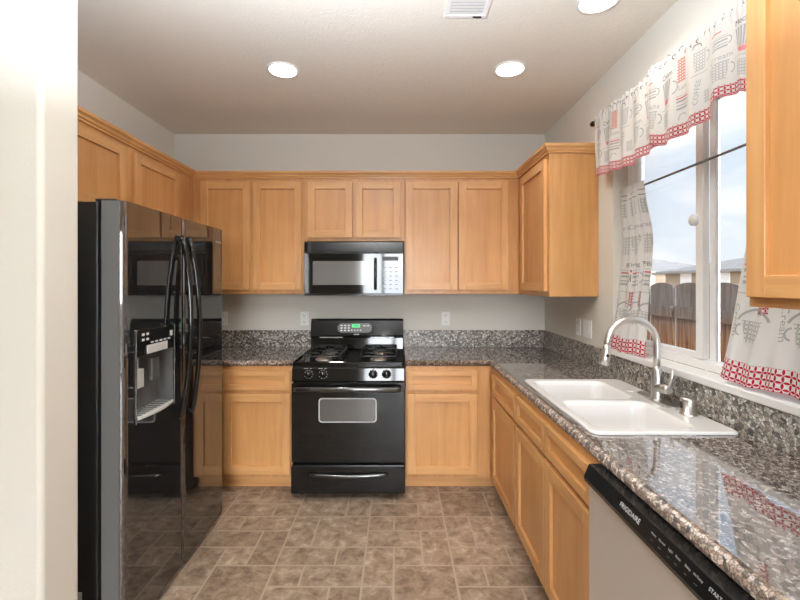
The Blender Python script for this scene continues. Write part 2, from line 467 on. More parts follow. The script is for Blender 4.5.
# stub wall with rounded corners beside the refrigerator
sx, y0, y1, r = -1.145, 1.335, 1.50, .018
prof = [(-3.2, y0, 0)] + [(sx - r + r * math.sin(a), y0 + r - r * math.cos(a), 0) for a in [PI / 2 * k / 6 for k in range(7)]] \
     + [(sx - r + r * math.cos(a), y1 - r + r * math.sin(a), 0) for a in [PI / 2 * k / 6 for k in range(7)]] + [(-3.2, y1, 0)]
w = MB(); w.prism(prof, (0, 0, ZC + .2)); struct('wall_stub', w, 'wall')
WY0, WY1, WZ0, WZ1 = 1.18, 2.40, 1.08, 2.30
w = MB()
w.box((XR, -4.0, 0), (XR + .16, WY0, ZC + .2)); w.box((XR, WY1, 0), (XR + .16, YB, ZC + .2))
w.box((XR, WY0, 0), (XR + .16, WY1, WZ0 - .03)); w.box((XR, WY0, WZ1), (XR + .16, WY1, ZC + .2))
struct('wall_right', w, 'wall')
w = MB(); w.box((-3.35, -4.0, 0), (-3.2, 1.50, ZC + .2)); struct('wall_dining', w, 'wall')
DX0, DX1, DZ = -.80, 1.05, 2.3
w = MB(); w.box((-3.35, -4.15, 0), (DX0, -4.0, ZC + .2)); w.box((DX1, -4.15, 0), (XR + .16, -4.0, ZC + .2)); w.box((DX0, -4.15, DZ), (DX1, -4.0, ZC + .2))
struct('wall_rear', w, 'wall')

# ---- ceiling with lamp holes
LAMPS = [(-.673, 2.45), (.664, 2.44), (.896, 1.845)]
LR = .078
loops = [[(-3.35, -4.15), (XR + .16, -4.15), (XR + .16, YB + .15), (-3.35, YB + .15)]]
for lx, ly in LAMPS: loops.append([(lx + LR * math.cos(a), ly + LR * math.sin(a)) for a in [2 * PI * k / 24 for k in range(24)]])
c = MB(); c.plate(loops, ZC); c.box((-3.35, -4.15, ZC + .2), (XR + .16, YB + .15, ZC + .35))
co = struct('ceiling', c, 'ceiling')
# ---- floor: tiles of a modular pattern, each an island of the one floor mesh
UX, UY = .153, .1495
def floor_mesh():
    f = MB(); f.box((-3.35, -4.15, -.1), (XR + .16, YB + .15, -.0015), 1)
    # modular repeat 4 x 6 units: (col, row, w, h)
    pat = [(0, 0, 2, 1), (2, 0, 1, 1), (3, 0, 1, 2), (0, 1, 1, 1), (1, 1, 2, 2), (3, 2, 1, 1), (0, 2, 1, 2), (1, 3, 1, 1), (2, 3, 2, 1),
           (0, 4, 2, 2), (2, 4, 1, 2), (3, 4, 1, 1), (1, 3, 1, 1), (3, 5, 1, 1)]
    pat = [(0, 0, 2, 2), (2, 0, 1, 2), (3, 0, 2, 1), (5, 0, 1, 1), (3, 1, 1, 1), (4, 1, 2, 2), (0, 2, 1, 1), (1, 2, 2, 1), (3, 2, 1, 2), (0, 3, 2, 1), (2, 3, 1, 1), (4, 3, 1, 1), (5, 3, 1, 2),
           (0, 4, 1, 2), (1, 4, 2, 2), (3, 4, 2, 1), (3, 5, 1, 1), (4, 5, 2, 1)]
    ox, oy = -.17 - UX * 3, 2.14 - UY * 3
    g = .0052
    for i in range(-5, 4):
        for j in range(-9, 4):
            for (a, b, ww, hh) in pat:
                x0 = ox + (i * 6 + a) * UX; yy = oy + (j * 6 + b) * UY; x1 = x0 + ww * UX; y1_ = yy + hh * UY
                x0 = max(x0, -3.35); x1 = min(x1, XR + .16); yy = max(yy, -4.15); y1_ = min(y1_, YB + .1)
                if x1 - x0 < .02 or y1_ - yy < .02: continue
                v = [f.bm.verts.new(p) for p in ((x0 + g, yy + g, 0), (x1 - g, yy + g, 0), (x1 - g, y1_ - g, 0), (x0 + g, y1_ - g, 0))]
                f.bm.faces.new(v)
    return f
f = floor_mesh(); struct('floor', f, ['floor', 'grout'])

# ---- kitchen window
GX = 1.365
win = thing('window_1', 'white vinyl sliding window above the sink', 'window', (GX, (WY0 + WY1) / 2, WZ0)); del win['category']; win['kind'] = 'structure'
fr = MB(); t_ = .045
fr.box((GX - .03, WY0, WZ0), (GX + .04, WY0 + t_, WZ1)); fr.box((GX - .03, WY1 - t_, WZ0), (GX + .04, WY1, WZ1))
fr.box((GX - .03, WY0 + t_, WZ1 - t_), (GX + .04, WY1 - t_, WZ1)); fr.box((GX - .03, WY0 + t_, WZ0), (GX + .04, WY1 - t_, WZ0 + t_ * .8))
obj('window_frame', fr, 'vinyl', win, .003)
ym = 1.825
s1 = MB()   # sliding sash (far half) and the fixed half's meeting stile
s1.box((GX - .02, ym + .0, WZ0 + .04), (GX + .01, ym + .045, WZ1 - .04)); s1.box((GX - .02, WY1 - .085, WZ0 + .04), (GX + .01, WY1 - .045, WZ1 - .04))
s1.box((GX - .02, ym + .04, WZ0 + .036), (GX + .01, WY1 - .085, WZ0 + .066)); s1.box((GX - .02, ym + .04, WZ1 - .075), (GX + .01, WY1 - .085, WZ1 - .045))
obj('window_sash', s1, 'vinyl', win, .003)
s2 = MB(); s2.box((GX + .012, ym - .03, WZ0 + .036), (GX + .035, ym + .004, WZ1 - .045)); obj('meeting_stile', s2, 'vinyl', win, .003)
gl = MB(); gl.box((GX - .006, ym + .04, WZ0 + .066), (GX - .002, WY1 - .085, WZ1 - .075)); gl.box((GX + .02, WY0 + .045, WZ0 + .036), (GX + .024, ym - .03, WZ1 - .045))
obj('window_pane', gl, 'glass', win)
lk = MB(); lk.lathe((GX - .020, ym + .05, 1.742), [(0, -.012), (.024, -.012), (.027, -.006), (.027, 0), (0, 0)], 'x'); obj('window_latch', lk, 'vinyl', win)
sl = MB(); sl.box((XR - .03, WY0 - .07, 1.05), (XR, WY1 + .06, 1.08)); sl.box((XR, WY0, 1.05), (GX - .03, WY1, 1.08))
struct('trim_1', sl, 'white_paint', .004, 'white painted window sill board')

# ---- rear sliding glass door
dr = thing('door_1', 'white framed sliding glass door', 'door', (0, -4.05, 0)); del dr['category']; dr['kind'] = 'structure'
d = MB()
for x0, x1 in ((DX0, DX0 + .06), (DX1 - .06, DX1), (-.12, -.03)): d.box((x0, -4.1, 0), (x1, -4.04, DZ))
d.box((DX0 + .06, -4.1, DZ - .06), (-.12, -4.04, DZ)); d.box((-.03, -4.1, DZ - .06), (DX1 - .06, -4.04, DZ)); d.box((DX0 + .06, -4.1, 0), (-.12, -4.04, .06)); d.box((-.03, -4.1, 0), (DX1 - .06, -4.04, .06))
obj('door_frame', d, 'vinyl', dr, .003)
d = MB(); d.box((DX0 + .06, -4.072, .06), (-.12, -4.068, DZ - .06)); d.box((-.03, -4.072, .06), (DX1 - .06, -4.068, DZ - .06)); obj('door_pane', d, 'glass', dr)

# baseboards in the dining space
w = MB(); w.box((-3.2, y0 - .015, 0), (sx - .03, y0, .09)); struct('baseboard_left', w, 'white_paint', .003)
w = MB(); w.box((DX1 + .02, -4.0, 0), (XR, -3.985, .09)); w.box((-3.2, -4.0, 0), (DX0 - .02, -3.985, .09)); struct('baseboard_rear', w, 'white_paint', .003)

# ------------------------------------------------------------------ cabinets
class Face:
    """maps (a along, d out of the face, z) to the world for the three cabinet runs"""
    def __init__(s, run, plane): s.run, s.p = run, plane
    def pt(s, a, d, z):
        if s.run == 'back': return (a, s.p - d, z)
        if s.run == 'left': return (s.p + d, a, z)
        return (s.p - d, a, z)
    def box(s, mb, a0, a1, d0, d1, z0, z1, mi=0): mb.box(s.pt(a0, d0, z0), s.pt(a1, d1, z1), mi)
def door_mb(F, a0, a1, z0, z1, st=.056, th=.023):
    m = MB()
    F.box(m, a0, a0 + st, 0.0005, th, z0, z1, 0); F.box(m, a1 - st, a1, 0.0005, th, z0, z1, 0)
    F.box(m, a0 + st, a1 - st, 0.0005, th, z0, z0 + st, 1); F.box(m, a0 + st, a1 - st, 0.0005, th, z1 - st, z1, 1)
    F.box(m, a0 + st - .004, a1 - st + .004, .002, th - .014, z0 + st - .004, z1 - st + .004, 2)
    return m
def drawer_mb(F, a0, a1, z0, z1, st=.036, th=.023):
    m = MB()
    F.box(m, a0, a0 + st, 0.0005, th, z0, z1, 1); F.box(m, a1 - st, a1, 0.0005, th, z0, z1, 1)
    F.box(m, a0 + st, a1 - st, 0.0005, th, z0, z0 + st, 1); F.box(m, a0 + st, a1 - st, 0.0005, th, z1 - st, z1, 1)
    F.box(m, a0 + st - .003, a1 - st + .003, .002, th - .013, z0 + st - .003, z1 - st + .003, 2)
    return m
CROWN = [(0, 2.262), (.012, 2.262), (.014, 2.272), (.022, 2.276), (.026, 2.288), (.038, 2.298), (.042, 2.312), (0, 2.312)]
def wall_cab(name, label, F, a0, a1, z0, z1, doors, depth=.303, crown=None, crown_side=1):
    loc = F.pt((a0 + a1) / 2, -depth, z0)
    t = thing(name, label, 'cabinet', loc, 'maple wall cabinets')
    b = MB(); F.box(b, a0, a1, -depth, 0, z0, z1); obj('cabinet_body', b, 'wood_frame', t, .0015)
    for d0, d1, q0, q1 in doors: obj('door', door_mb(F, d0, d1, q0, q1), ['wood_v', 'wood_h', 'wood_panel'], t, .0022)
    if crown:
        c = MB(); c.sweep(crown, [(o + .0005, z) for o, z in CROWN], crown_side); obj('crown_moulding', c, 'wood_h', t)
    return t
WZB, WZT = 1.372, 2.286
UB = YB - .305; UL = XL + .305; UR = XR - .305
FB, FL, FR = Face('back', UB), Face('left', UL), Face('right', UR)
DT, DB = 2.235, 1.404
G = .0008
# left wall
wall_cab('wall_cabinet', 'short maple cabinet mounted over the refrigerator, with two doors', FL, 1.51, 2.424 - G, 1.83, WZT,
         [(1.54, 1.955, 1.86, DT), (1.962, 2.385, 1.86, DT)], crown=[(UL, 1.51), (UL, 2.424 - G)], crown_side=-1)
wall_cab('wall_cabinet', 'single-door maple cabinet on the side wall between refrigerator cabinet and corner', FL, 2.424, YB - .002, 1.83, WZT,
         [(2.467, 2.975, 1.86, DT)], crown=[(UL, 2.424), (UL, UB)], crown_side=-1)
# back wall
wall_cab('wall_cabinet', 'tall two-door maple cabinet on back wall between corner and microwave', FB, UL + .001, -.715 - G, WZB, WZT,
         [(-1.510, -1.131, DB, DT), (-1.106, -.733, DB, DT)], crown=[(UL + .001, UB), (-.715 - G, UB)], crown_side=-1)
wall_cab('wall_cabinet', 'short two-door maple cabinet directly above the black microwave', FB, -.715, .055 - G, 1.779, WZT,
         [(-.686, -.343, 1.804, DT), (-.320, .027, 1.804, DT)], crown=[(-.715, UB), (.055 - G, UB)], crown_side=-1)
wall_cab('wall_cabinet', 'tall two-door maple cabinet on back wall above the outlet and bare counter', FB, .055, UR - .001, WZB, WZT,
         [(.067, .462, DB, DT), (.474, .855, DB, DT)], crown=[(.055, UB), (UR - .001, UB)], crown_side=-1)
# right wall
wall_cab('wall_cabinet', 'maple cabinet on window wall beside the valance, plain side panel showing', FR, 2.571, YB - .002, WZB, WZT,
         [(2.605, 3.11, DB, DT)], crown=[(UR, UB + .0), (UR, 2.571), (XR - .001, 2.571)], crown_side=-1)
wall_cab('wall_cabinet', 'close-up maple cabinet hanging in front of the curtains, cropped by the picture edge', FR, .20, 1.112, 1.394, WZT,
         [(.225, .64, 1.42, DT), (.66, 1.096, 1.42, DT)], crown=[(XR - .001, 1.112), (UR, 1.112), (UR, .20)], crown_side=-1)

# base cabinets
BF = YB - .61; BX = .66
GB, GR = Face('back', BF), Face('right', BX)
def base_cab(label, F, a0, a1, wall_gap, doors, drawers, kick_a=None, blank=False):
    loc = F.pt((a0 + a1) / 2, -.3, 0)
    t = thing('base_cabinet', label, 'cabinet', loc, 'maple base cabinets')
    b = MB(); dep = wall_gap
    F.box(b, a0, a1, -.02, 0, .10, CB - .001)          # face frame
    F.box(b, a0, a0 + .018, -dep, -.02, .10, CB - .001); F.box(b, a1 - .018, a1, -dep, -.02, .10, CB - .001)
    F.box(b, a0 + .018, a1 - .018, -dep, -.02, .10, .118); F.box(b, a0 + .018, a1 - .018, -dep, -dep + .012, .118, CB - .001)
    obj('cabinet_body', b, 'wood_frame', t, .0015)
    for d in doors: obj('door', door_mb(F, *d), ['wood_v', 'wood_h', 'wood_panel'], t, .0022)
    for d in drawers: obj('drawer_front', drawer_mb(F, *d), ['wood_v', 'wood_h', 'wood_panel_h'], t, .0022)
    k = MB(); k0, k1 = kick_a or (a0, a1)
    F.box(k, k0, k1, -.09, -.075, .001, .10); obj('toe_kick', k, 'wood_h', t)
    return t
DZ0, DZ1, RZ0, RZ1 = .13, .688, .714, .848
base_cab('maple base cabinet under the counter between refrigerator and stove', GB, -1.24, -.715, .605, [(-1.205, -.743, DZ0, DZ1)], [(-1.205, -.743, RZ0, RZ1)])
base_cab('maple base cabinet in the corner behind the black refrigerator', GB, XL + .002, -1.242, .605, [(-1.80, -1.28, DZ0, DZ1)], [(-1.80, -1.28, RZ0, RZ1)])
base_cab('maple base cabinet on back wall between black stove and inside corner', GB, .059, BX - .001, .605, [(.073, .556, DZ0, DZ1)], [(.073, .556, RZ0, RZ1)], (.059, BX + .07))
dep = XR - BX - .003
base_cab('narrow maple base cabinet next to the inside corner, farther than the sink', GR, 2.25, BF - .001, dep, [(2.262, 2.80, DZ0, DZ1)], [(2.262, 2.80, RZ0, RZ1)], (2.25, BF + .07))
base_cab('wide maple sink cabinet with two doors, between corner cabinet and dishwasher', GR, 1.342, 2.249, dep, [(1.368, 1.79, DZ0, DZ1), (1.80, 2.236, DZ0, DZ1)], [(1.368, 1.79, RZ0, RZ1), (1.80, 2.236, RZ0, RZ1)])
base_cab('maple base cabinet past the dishwasher, nearest the dining space', GR, -.26, .728, dep, [(-.24, .22, DZ0, DZ1), (.24, .70, DZ0, DZ1)], [(-.24, .22, RZ0, RZ1), (.24, .70, RZ0, RZ1)])

# ------------------------------------------------------------------ granite
BN = [(0, CT), (.010, CT - .002), (.017, CT - .008), (.020, CT - .017), (.020, CB + .012), (.017, CB + .005), (.010, CB + .0), (0, CB)]
CEX = .645 + .02; CEY = 2.878 + .02
def backsplash(mb, parent): return obj('backsplash', mb, 'granite_splash', parent, .002)
ct = thing('granite_countertop', 'speckled granite countertop running from stove round the corner past the sink', 'countertop', (.9, 1.6, CB), 'granite counters')
m = MB()
hole = rrect(.708, 1.195, 1.478, 2.256, .03, 4)
outer = [(.058, CEY), (CEX, CEY), (CEX, -.30), (XR - .002, -.30), (XR - .002, YB - .002), (.058, YB - .002)]
top = m.plate([outer, hole], CT); bot = m.plate([outer, hole], CB)
m.bridge(top[0], bot[0]); m.bridge(top[1], bot[1])
m.sweep([(.058, CEY), (CEX, CEY), (CEX, -.30)], BN, -1, mi=1, smooth=True)
obj('counter_slab', m, ['granite', 'granite_edge'], ct)
m = MB(); m.box((.058, YB - .021, CT), (XR - .002, YB - .001, 1.06)); backsplash(m, ct)
m = MB(); m.box((XR - .021, -.30, CT), (XR - .001, YB - .022, 1.05)); m.box((XR - .021, 2.465, 1.05), (XR - .001, YB - .022, 1.06)); backsplash(m, ct)
ct = thing('granite_countertop', 'short granite countertop between refrigerator and stove', 'countertop', (-1.3, 3.2, CB), 'granite counters')
m = MB(); m.box((XL + .002, CEY, CB), (-.714, YB - .002, CT)); m.sweep([(XL + .002, CEY), (-.714, CEY)], BN, -1, mi=1, smooth=True); obj('counter_slab', m, ['granite', 'granite_edge'], ct)
m = MB(); m.box((XL + .022, YB - .021, CT), (-.714, YB - .001, 1.06)); backsplash(m, ct)
m = MB(); m.box((XL + .001, CEY, CT), (XL + .021, YB - .001, 1.06)); backsplash(m, ct)

# ------------------------------------------------------------------ sink
sk = thing('double_sink', 'white double-bowl sink set into the granite counter under the window', 'sink', (.95, 1.87, CT))
m = MB()
X0, X1, Y0, Y1 = .692, 1.218, 1.462, 2.28
bowls = [(.720, 1.095, 1.492, 1.858), (.720, 1.095, 1.884, 2.236)]
ZR = CT + .011
lo = [rrect(X0 + .008, X1 - .008, Y0 + .008, Y1 - .008, .03, 6)] + [rrect(*b, .05, 6) for b in bowls]
R = m.plate(lo, ZR)
prev = R[0]
for e, z in ((.003, ZR - .0015), (.0, ZR - .005), (0, CT + .001)):
    cur = [m.bm.verts.new((p[0], p[1], z)) for p in rrect(X0 + e, X1 - e, Y0 + e, Y1 - e, .032, 6)]
    m.bridge(prev, cur, True); prev = cur
for bi, b in enumerate(bowls):
    prev = R[1 + bi]
    for e, z, r in ((.005, ZR - .002, .05), (.011, ZR - .009, .05), (.015, ZR - .025, .05), (.03, ZR - .16, .055), (.045, ZR - .183, .055), (.075, ZR - .19, .05)):
        cur = [m.bm.verts.new((p[0], p[1], z)) for p in rrect(b[0] + e, b[1] - e, b[2] + e, b[3] - e, r, 6)]
        m.bridge(prev, cur, True); prev = cur
    m.bm.faces.new(prev)
obj('basin', m, 'porcelain', sk)
for b in bowls:
    m = MB(); m.lathe(((b[0] + b[1]) / 2, (b[2] + b[3]) / 2, ZR - .1895), [(.045, 0), (.043, .003), (.03, .001), (0, -.0)]); obj('drain', m, 'chrome', sk)
m = MB(); m.lathe((1.135, 2.02, ZR), [(.016, 0), (.014, .003), (0, .004)]); obj('hole_cover', m, 'porcelain', sk)

# ------------------------------------------------------------------ faucet
fx, fy = 1.165, 1.86
fc = thing('kitchen_faucet', 'brushed nickel gooseneck faucet on the back ledge of the sink', 'faucet', (fx, fy, ZR))
m = MB()
top = m.plate([rrect(fx - .028, fx + .028, fy - .13, fy + .13, .027, 8)], ZR + .008)[0]
bt = [m.bm.verts.new((v.co.x, v.co.y, ZR)) for v in top]; m.bridge(top, bt)
obj('base_plate', m, 'nickel', fc, .002)
m = MB(); m.lathe((fx, fy, ZR + .008), [(.028, 0), (.026, .006), (.0235, .02), (.022, .12), (.018, .135), (.013, .15), (0, .15)]); obj('faucet_body', m, 'nickel', fc)
pts = [(fx, fy, ZR + .14), (fx, fy, ZR + .20)]
ra = .112; zc = ZR + .25
for k in range(0, 17):
    a = PI * k / 16 * 1.02
    pts.append((fx - ra + ra * math.cos(a), fy, zc + ra * math.sin(a)))
m = MB(); m.tube(pts, .0145, 16); obj('spout', m, 'nickel', fc)
e = Vector(pts[-1]); dv = Vector((-.19, 0, -1)).normalized()
m = MB(); m.tube([e - dv * .005, e + dv * .01, e + dv * .055, e + dv * .085], [.0155, .018, .022, .0205], 18); o = obj('spray_head', m, 'nickel', fc)
m = MB(); q = e + dv * .04 + Vector((0, -.019, 0)); m.lathe(q, [(.0075, 0), (.007, -.003), (0, -.003)], 'y', 12); obj('spray_button', m, 'black_matte', fc)
m = MB(); m.tube([(fx, fy - .015, ZR + .06), (fx, fy - .075, ZR + .066), (fx, fy - .085, ZR + .067)], [.021, .020, .014], 16); hd = obj('lever_hub', m, 'nickel', fc)
m = MB(); m.tube([(fx, fy - .078, ZR + .07), (fx + .004, fy - .09, ZR + .11), (fx + .006, fy - .10, ZR + .155)], [.007, .0055, .0065], 12); obj('lever_handle', m, 'nickel', fc)

m = MB(); m.lathe((1.168, 1.665, ZR), [(.031, 0), (.031, .004), (.0275, .006), (.0275, .060), (.025, .066), (0, .067)], n=32)
ag = thing('sink_air_gap', 'small polished metal air gap cap beside the faucet', 'air gap', (1.168, 1.665, ZR))
obj('cap', m, 'nickel', ag)
m = MB(); m.box((1.168 - .0285, 1.665 - .007, ZR + .025), (1.168 - .0268, 1.665 + .007, ZR + .05)); obj('vent_slot', m, 'black_matte', ag)

# ------------------------------------------------------------------ dishwasher
dw = thing('dishwasher', 'stainless steel dishwasher with black control strip beneath the granite counter', 'dishwasher', (.95, 1.03, 0))
dy0, dy1 = .734, 1.336
m = MB(); m.box((.665, dy0 + .003, .10), (1.22, dy1 - .003, CB - .004)); obj('tub', m, 'black_matte', dw)
m = MB(); m.box((.617, dy0, .13), (.664, dy1, .815)); obj('door', m, 'steel', dw, .004)
m = MB()
m.prism([(.603, dy0, .822), (.600, dy0, .836), (.617, dy0, .876), (.664, dy0, .8775), (.664, dy0, .818), (.612, dy0, .818)], (0, dy1 - dy0, 0))
cp = obj('control_panel', m, 'panel_dark', dw, .0025)
# lettering on the control strip
fa = Vector((.600, 0, .836)); fb = Vector((.617, 0, .876)); up = (fb - fa).normalized(); outn = Vector((-up.z, 0, up.x))
def dwmap(yc, zc, rot=False):
    def f(x, y):
        p = fa + up * (zc + y) + outn * .0008
        return (p.x, yc - x, p.z)
    return f
bm = text_bm('FRIGIDAIRE', .018, dwmap(1.085, .022)); obj('logo', bm, 'white_print', cp, recalc=False)
k = 0
bmx = bmesh.new()
for yc, s in ((.985, 'Heavy'), (.955, 'Normal'), (.925, 'Light'), (.90, 'Rinse'), (.87, 'Delay'), (.84, 'Hi-Temp'), (.795, 'START')):
    merge(bmx, text_bm(s, .0075 if s != 'START' else .011, dwmap(yc, .026)))
    merge(bmx, text_bm('- -', .008, dwmap(yc, .012)))
obj('button_legends', bmx, 'grey_label', cp, recalc=False)
m = MB(); m.box((.66, dy0 + .01, .005), (.72, dy1 - .01, .125)); obj('toe_panel', m, 'black_matte', dw)

# ------------------------------------------------------------------ refrigerator
FX, FY0, FY1, FZ = -1.07, 1.628, 2.555, 1.781
rf = thing('side_by_side_refrigerator', 'glossy black side-by-side refrigerator with ice dispenser, beside the stub wall', 'refrigerator', (-1.45, 2.09, 0))
m = MB(); m.box((XL + .03, FY0 + .012, .04), (FX - .112, FY1 - .012, FZ - .001)); obj('case', m, 'black_side', rf, .006)
m = MB(); m.box((FX - .112, FY0 + .03, .06), (FX - .092, FY1 - .03, FZ - .03)); obj('door_gasket', m, 'black_matte', rf)
sp = 2.08
dy = (1.702, 1.985); dz = (.885, 1.255)
def fdoor(a0, a1, hole):
    """door slab with rounded front vertical edges; the freezer door has the dispenser opening"""
    m = MB(); r = .022
    prof = [(FX - .09, a0, .055)] + [(FX - r + r * math.sin(t), a0 + r - r * math.cos(t), .055) for t in [PI / 2 * k / 6 for k in range(7)]] \
         + [(FX - r + r * math.cos(t), a1 - r + r * math.sin(t), .055) for t in [PI / 2 * k / 6 for k in range(7)]] + [(FX - .09, a1, .055)]
    if not hole:
        m.prism(prof, (0, 0, FZ - .055))
    else:
        m.prism(prof, (0, 0, dz[0] - .055)); 
        m.prism([(p[0], p[1], dz[1]) for p in prof], (0, 0, FZ - dz[1]))
        left = [p for p in prof if p[1] < dy[0]] + [(FX, dy[0], 0), (FX - .09, dy[0], 0)]
        m.prism([(p[0], p[1], dz[0]) for p in left], (0, 0, dz[1] - dz[0]))
        right = [p for p in prof if p[1] > dy[1]]
        right = [(FX - .09, dy[1], 0), (FX, dy[1], 0)] + right
        m.prism([(p[0], p[1], dz[0]) for p in right], (0, 0, dz[1] - dz[0]))
        m.box((FX - .09, dy[0], dz[0]), (FX - .075, dy[1], dz[1]))
        bmesh.ops.remove_doubles(m.bm, verts=m.bm.verts, dist=1e-5)
    for fc_ in m.bm.faces:
        n = fc_.calc_center_median()
        fc_.normal_update()
        if n.x < FX - .023 and (abs(n.y - a0) < .002): fc_.material_index = 1
    return m
d1 = obj('freezer_door', fdoor(FY0, sp - .003, True), ['fridge_black', 'door_edge'], rf)
d2 = obj('refrigerator_door', fdoor(sp + .003, FY1, False), ['fridge_black', 'door_edge'], rf)
for nm, pr, yc, ys in (('handle', d1, sp - .045, .012), ('handle', d2, sp + .045, -.012)):
    m = MB(); pts = []; rr = []
    for k in range(21):
        u = k / 20; z = .785 + u * .905
        pts.append((FX + .012 + .048 * math.sin(PI * u) ** .8, yc + ys * (2 * u - 1), z)); rr.append(.0125 if 0 < k < 20 else .010)
    m.tube(pts, rr, 14)
    m.tube([(FX - .002, yc - ys * .9, .80), (FX + .02, yc - ys * .9, .80)], .012, 12); m.tube([(FX - .002, yc + ys * .9, 1.675), (FX + .02, yc + ys * .9, 1.675)], .012, 12)
    obj(nm, m, 'black', pr)
# dispenser
dp = MB(); b_ = .008
dp.box((FX, dy[0] - b_, dz[0] - .01), (FX + .006, dy[0], dz[1] + b_)); dp.box((FX, dy[1], dz[0] - .01), (FX + .006, dy[1] + b_, dz[1] + b_)); dp.box((FX, dy[0], dz[1]), (FX + .006, dy[1], dz[1] + b_))
obj('dispenser_bezel', dp, 'fridge_black', d1, .002)
m = MB(); m.box((FX - .074, dy[0] + .001, dz[0] + .001), (FX - .070, dy[1] - .001, 1.15)); m.box((FX - .070, dy[1] - .004, dz[0] + .01), (FX - .002, dy[1] - .001, 1.15)); obj('dispenser_cavity', m, 'disp_in', d1)
m = MB(); m.prism([(FX - .07, dy[0] + .002, dz[1]), (FX + .004, dy[0] + .002, dz[1]), (FX - .004, dy[0] + .002, 1.15), (FX - .07, dy[0] + .002, 1.15)], (0, dy[1] - dy[0] - .004, 0)); dpan = obj('dispenser_panel', m, 'panel_dark', d1, .002)
m = MB()
for i in range(5): m.box((FX + .002, 1.80 + i * .033, 1.197), (FX + .0035, 1.82 + i * .033, 1.203))
for i in range(2):
    for j in range(2): m.box((FX + .0035, 1.735 + j * .03, 1.213 + i * .022), (FX + .005, 1.752 + j * .03, 1.223 + i * .022))
m.box((FX + .003, 1.95, 1.21), (FX + .0048, 1.97, 1.235)); obj('button_marks', m, 'grey_label', dpan)
m = MB(); m.box((FX - .002, 1.775, 1.153), (FX + .004, 1.93, 1.19)); obj('display_plate', m, 'disp_light', dpan, .002)
m = MB(); m.box((FX - .045, 1.72, 1.01), (FX - .02, 1.79, 1.09)); m.box((FX - .035, 1.745, 1.09), (FX - .028, 1.765, 1.14)); obj('ice_paddle', m, 'disp_light', d1, .004)
m = MB(); m.box((FX - .045, 1.86, 1.02), (FX - .028, 1.92, 1.12)); obj('water_paddle', m, 'disp_in', d1, .004)
m = MB()
pr_ = [(dy[0] + .004 + (dy[1] - dy[0] - .008) * k / 10, FX + .018 * math.sin(PI * k / 10) + .004) for k in range(11)]
loop = [(FX - .07, dy[0] + .004)] + [(x, y) for y, x in pr_] + [(FX - .07, dy[1] - .004)]
m.prism([(x, y, dz[0] + .004) for x, y in loop], (0, 0, .014)); obj('drip_tray', m, 'disp_light', d1, .003)
m = MB(); lp2 = [(FX - .06, dy[0] + .02)] + [(x - .008, min(max(y, dy[0] + .02), dy[1] - .02)) for y, x in pr_[1:-1]] + [(FX - .06, dy[1] - .02)]
for i in range(9): yy = dy[0] + .03 + i * .028; m.box((FX - .06, yy, dz[0] + .018), (FX, yy + .012, dz[0] + .0195))
obj('drip_grille', m, 'black_matte', d1)
bm = text_bm('FRIGIDAIRE', .014, lambda x, y: (FX + .0006, 2.485 + x, 1.70 + y)); obj('logo', bm, 'white_print', d2, recalc=False)
for yy in (FY0 + .05, FY1 - .05):
    m = MB(); m.box((FX - .13, yy - .03, FZ + .0003), (FX - .05, yy + .03, FZ + .012)); obj('hinge_cover', m, 'black_side', rf, .004)
m = MB(); m.box((FX - .12, FY0 + .02, .012), (FX - .05, FY1 - .02, .05)); obj('base_grille', m, 'black_matte', rf, .004)
for yy in (FY0 + .06, FY1 - .06):
    m = MB(); m.lathe((FX - .10, yy, .0), [(.02, 0), (.02, .012), (.01, .014), (.01, .03), (0, .03)], n=16); obj('leveling_foot', m, 'black_matte', rf)
    m = MB(); m.lathe((XL + .1, yy, .0), [(.02, 0), (.02, .012), (.01, .014), (.01, .05), (0, .05)], n=16); obj('leveling_foot', m, 'black_matte', rf)
m = MB(); m.box((-1.245, FY0 + .0105, .175), (-1.275, FY0 + .0125, .235)); obj('rating_sticker', m, 'disp_light', rf, label='small grey sticker')

# ------------------------------------------------------------------ stove
SX0, SX1 = -.7085, .0535; SXM = (SX0 + SX1) / 2; SF = 2.80
st = thing('gas_range', 'black freestanding gas stove with oven window, standing under the microwave', 'stove', (SXM, 3.15, 0))
m = MB(); m.box((SX0 + .002, SF + .03, .03), (SX1 - .002, 3.46, .885)); obj('range_body', m, 'black_side', st, .003)
for x in (SX0 + .05, SX1 - .05):
    for y in (SF + .08, 3.40):
        m = MB(); m.lathe((x, y, 0), [(.022, 0), (.022, .01), (.012, .012), (.012, .03), (0, .03)], n=16); obj('leveling_foot', m, 'black_matte', st)
# cooktop with raised rim
m = MB()
to = m.plate([rrect(SX0 + .012, SX1 - .012, SF + .022, 3.44, .02, 4)], .912)[0]
prv = to
for ex, z in ((-.004, .912), (-.012, .924), (-.018, .925), (-.022, .921), (-.022, .8865)):
    # grow outwards into the rim
    q = rrect(SX0 + .012 + ex * .55, SX1 - .012 - ex * .55, SF + .022 + ex, 3.44 - ex * .3, .02, 4)
    cur = [m.bm.verts.new((p[0], p[1], z)) for p in q]; m.bridge(prv, cur, False); prv = cur
obj('cooktop', m, 'black', st)
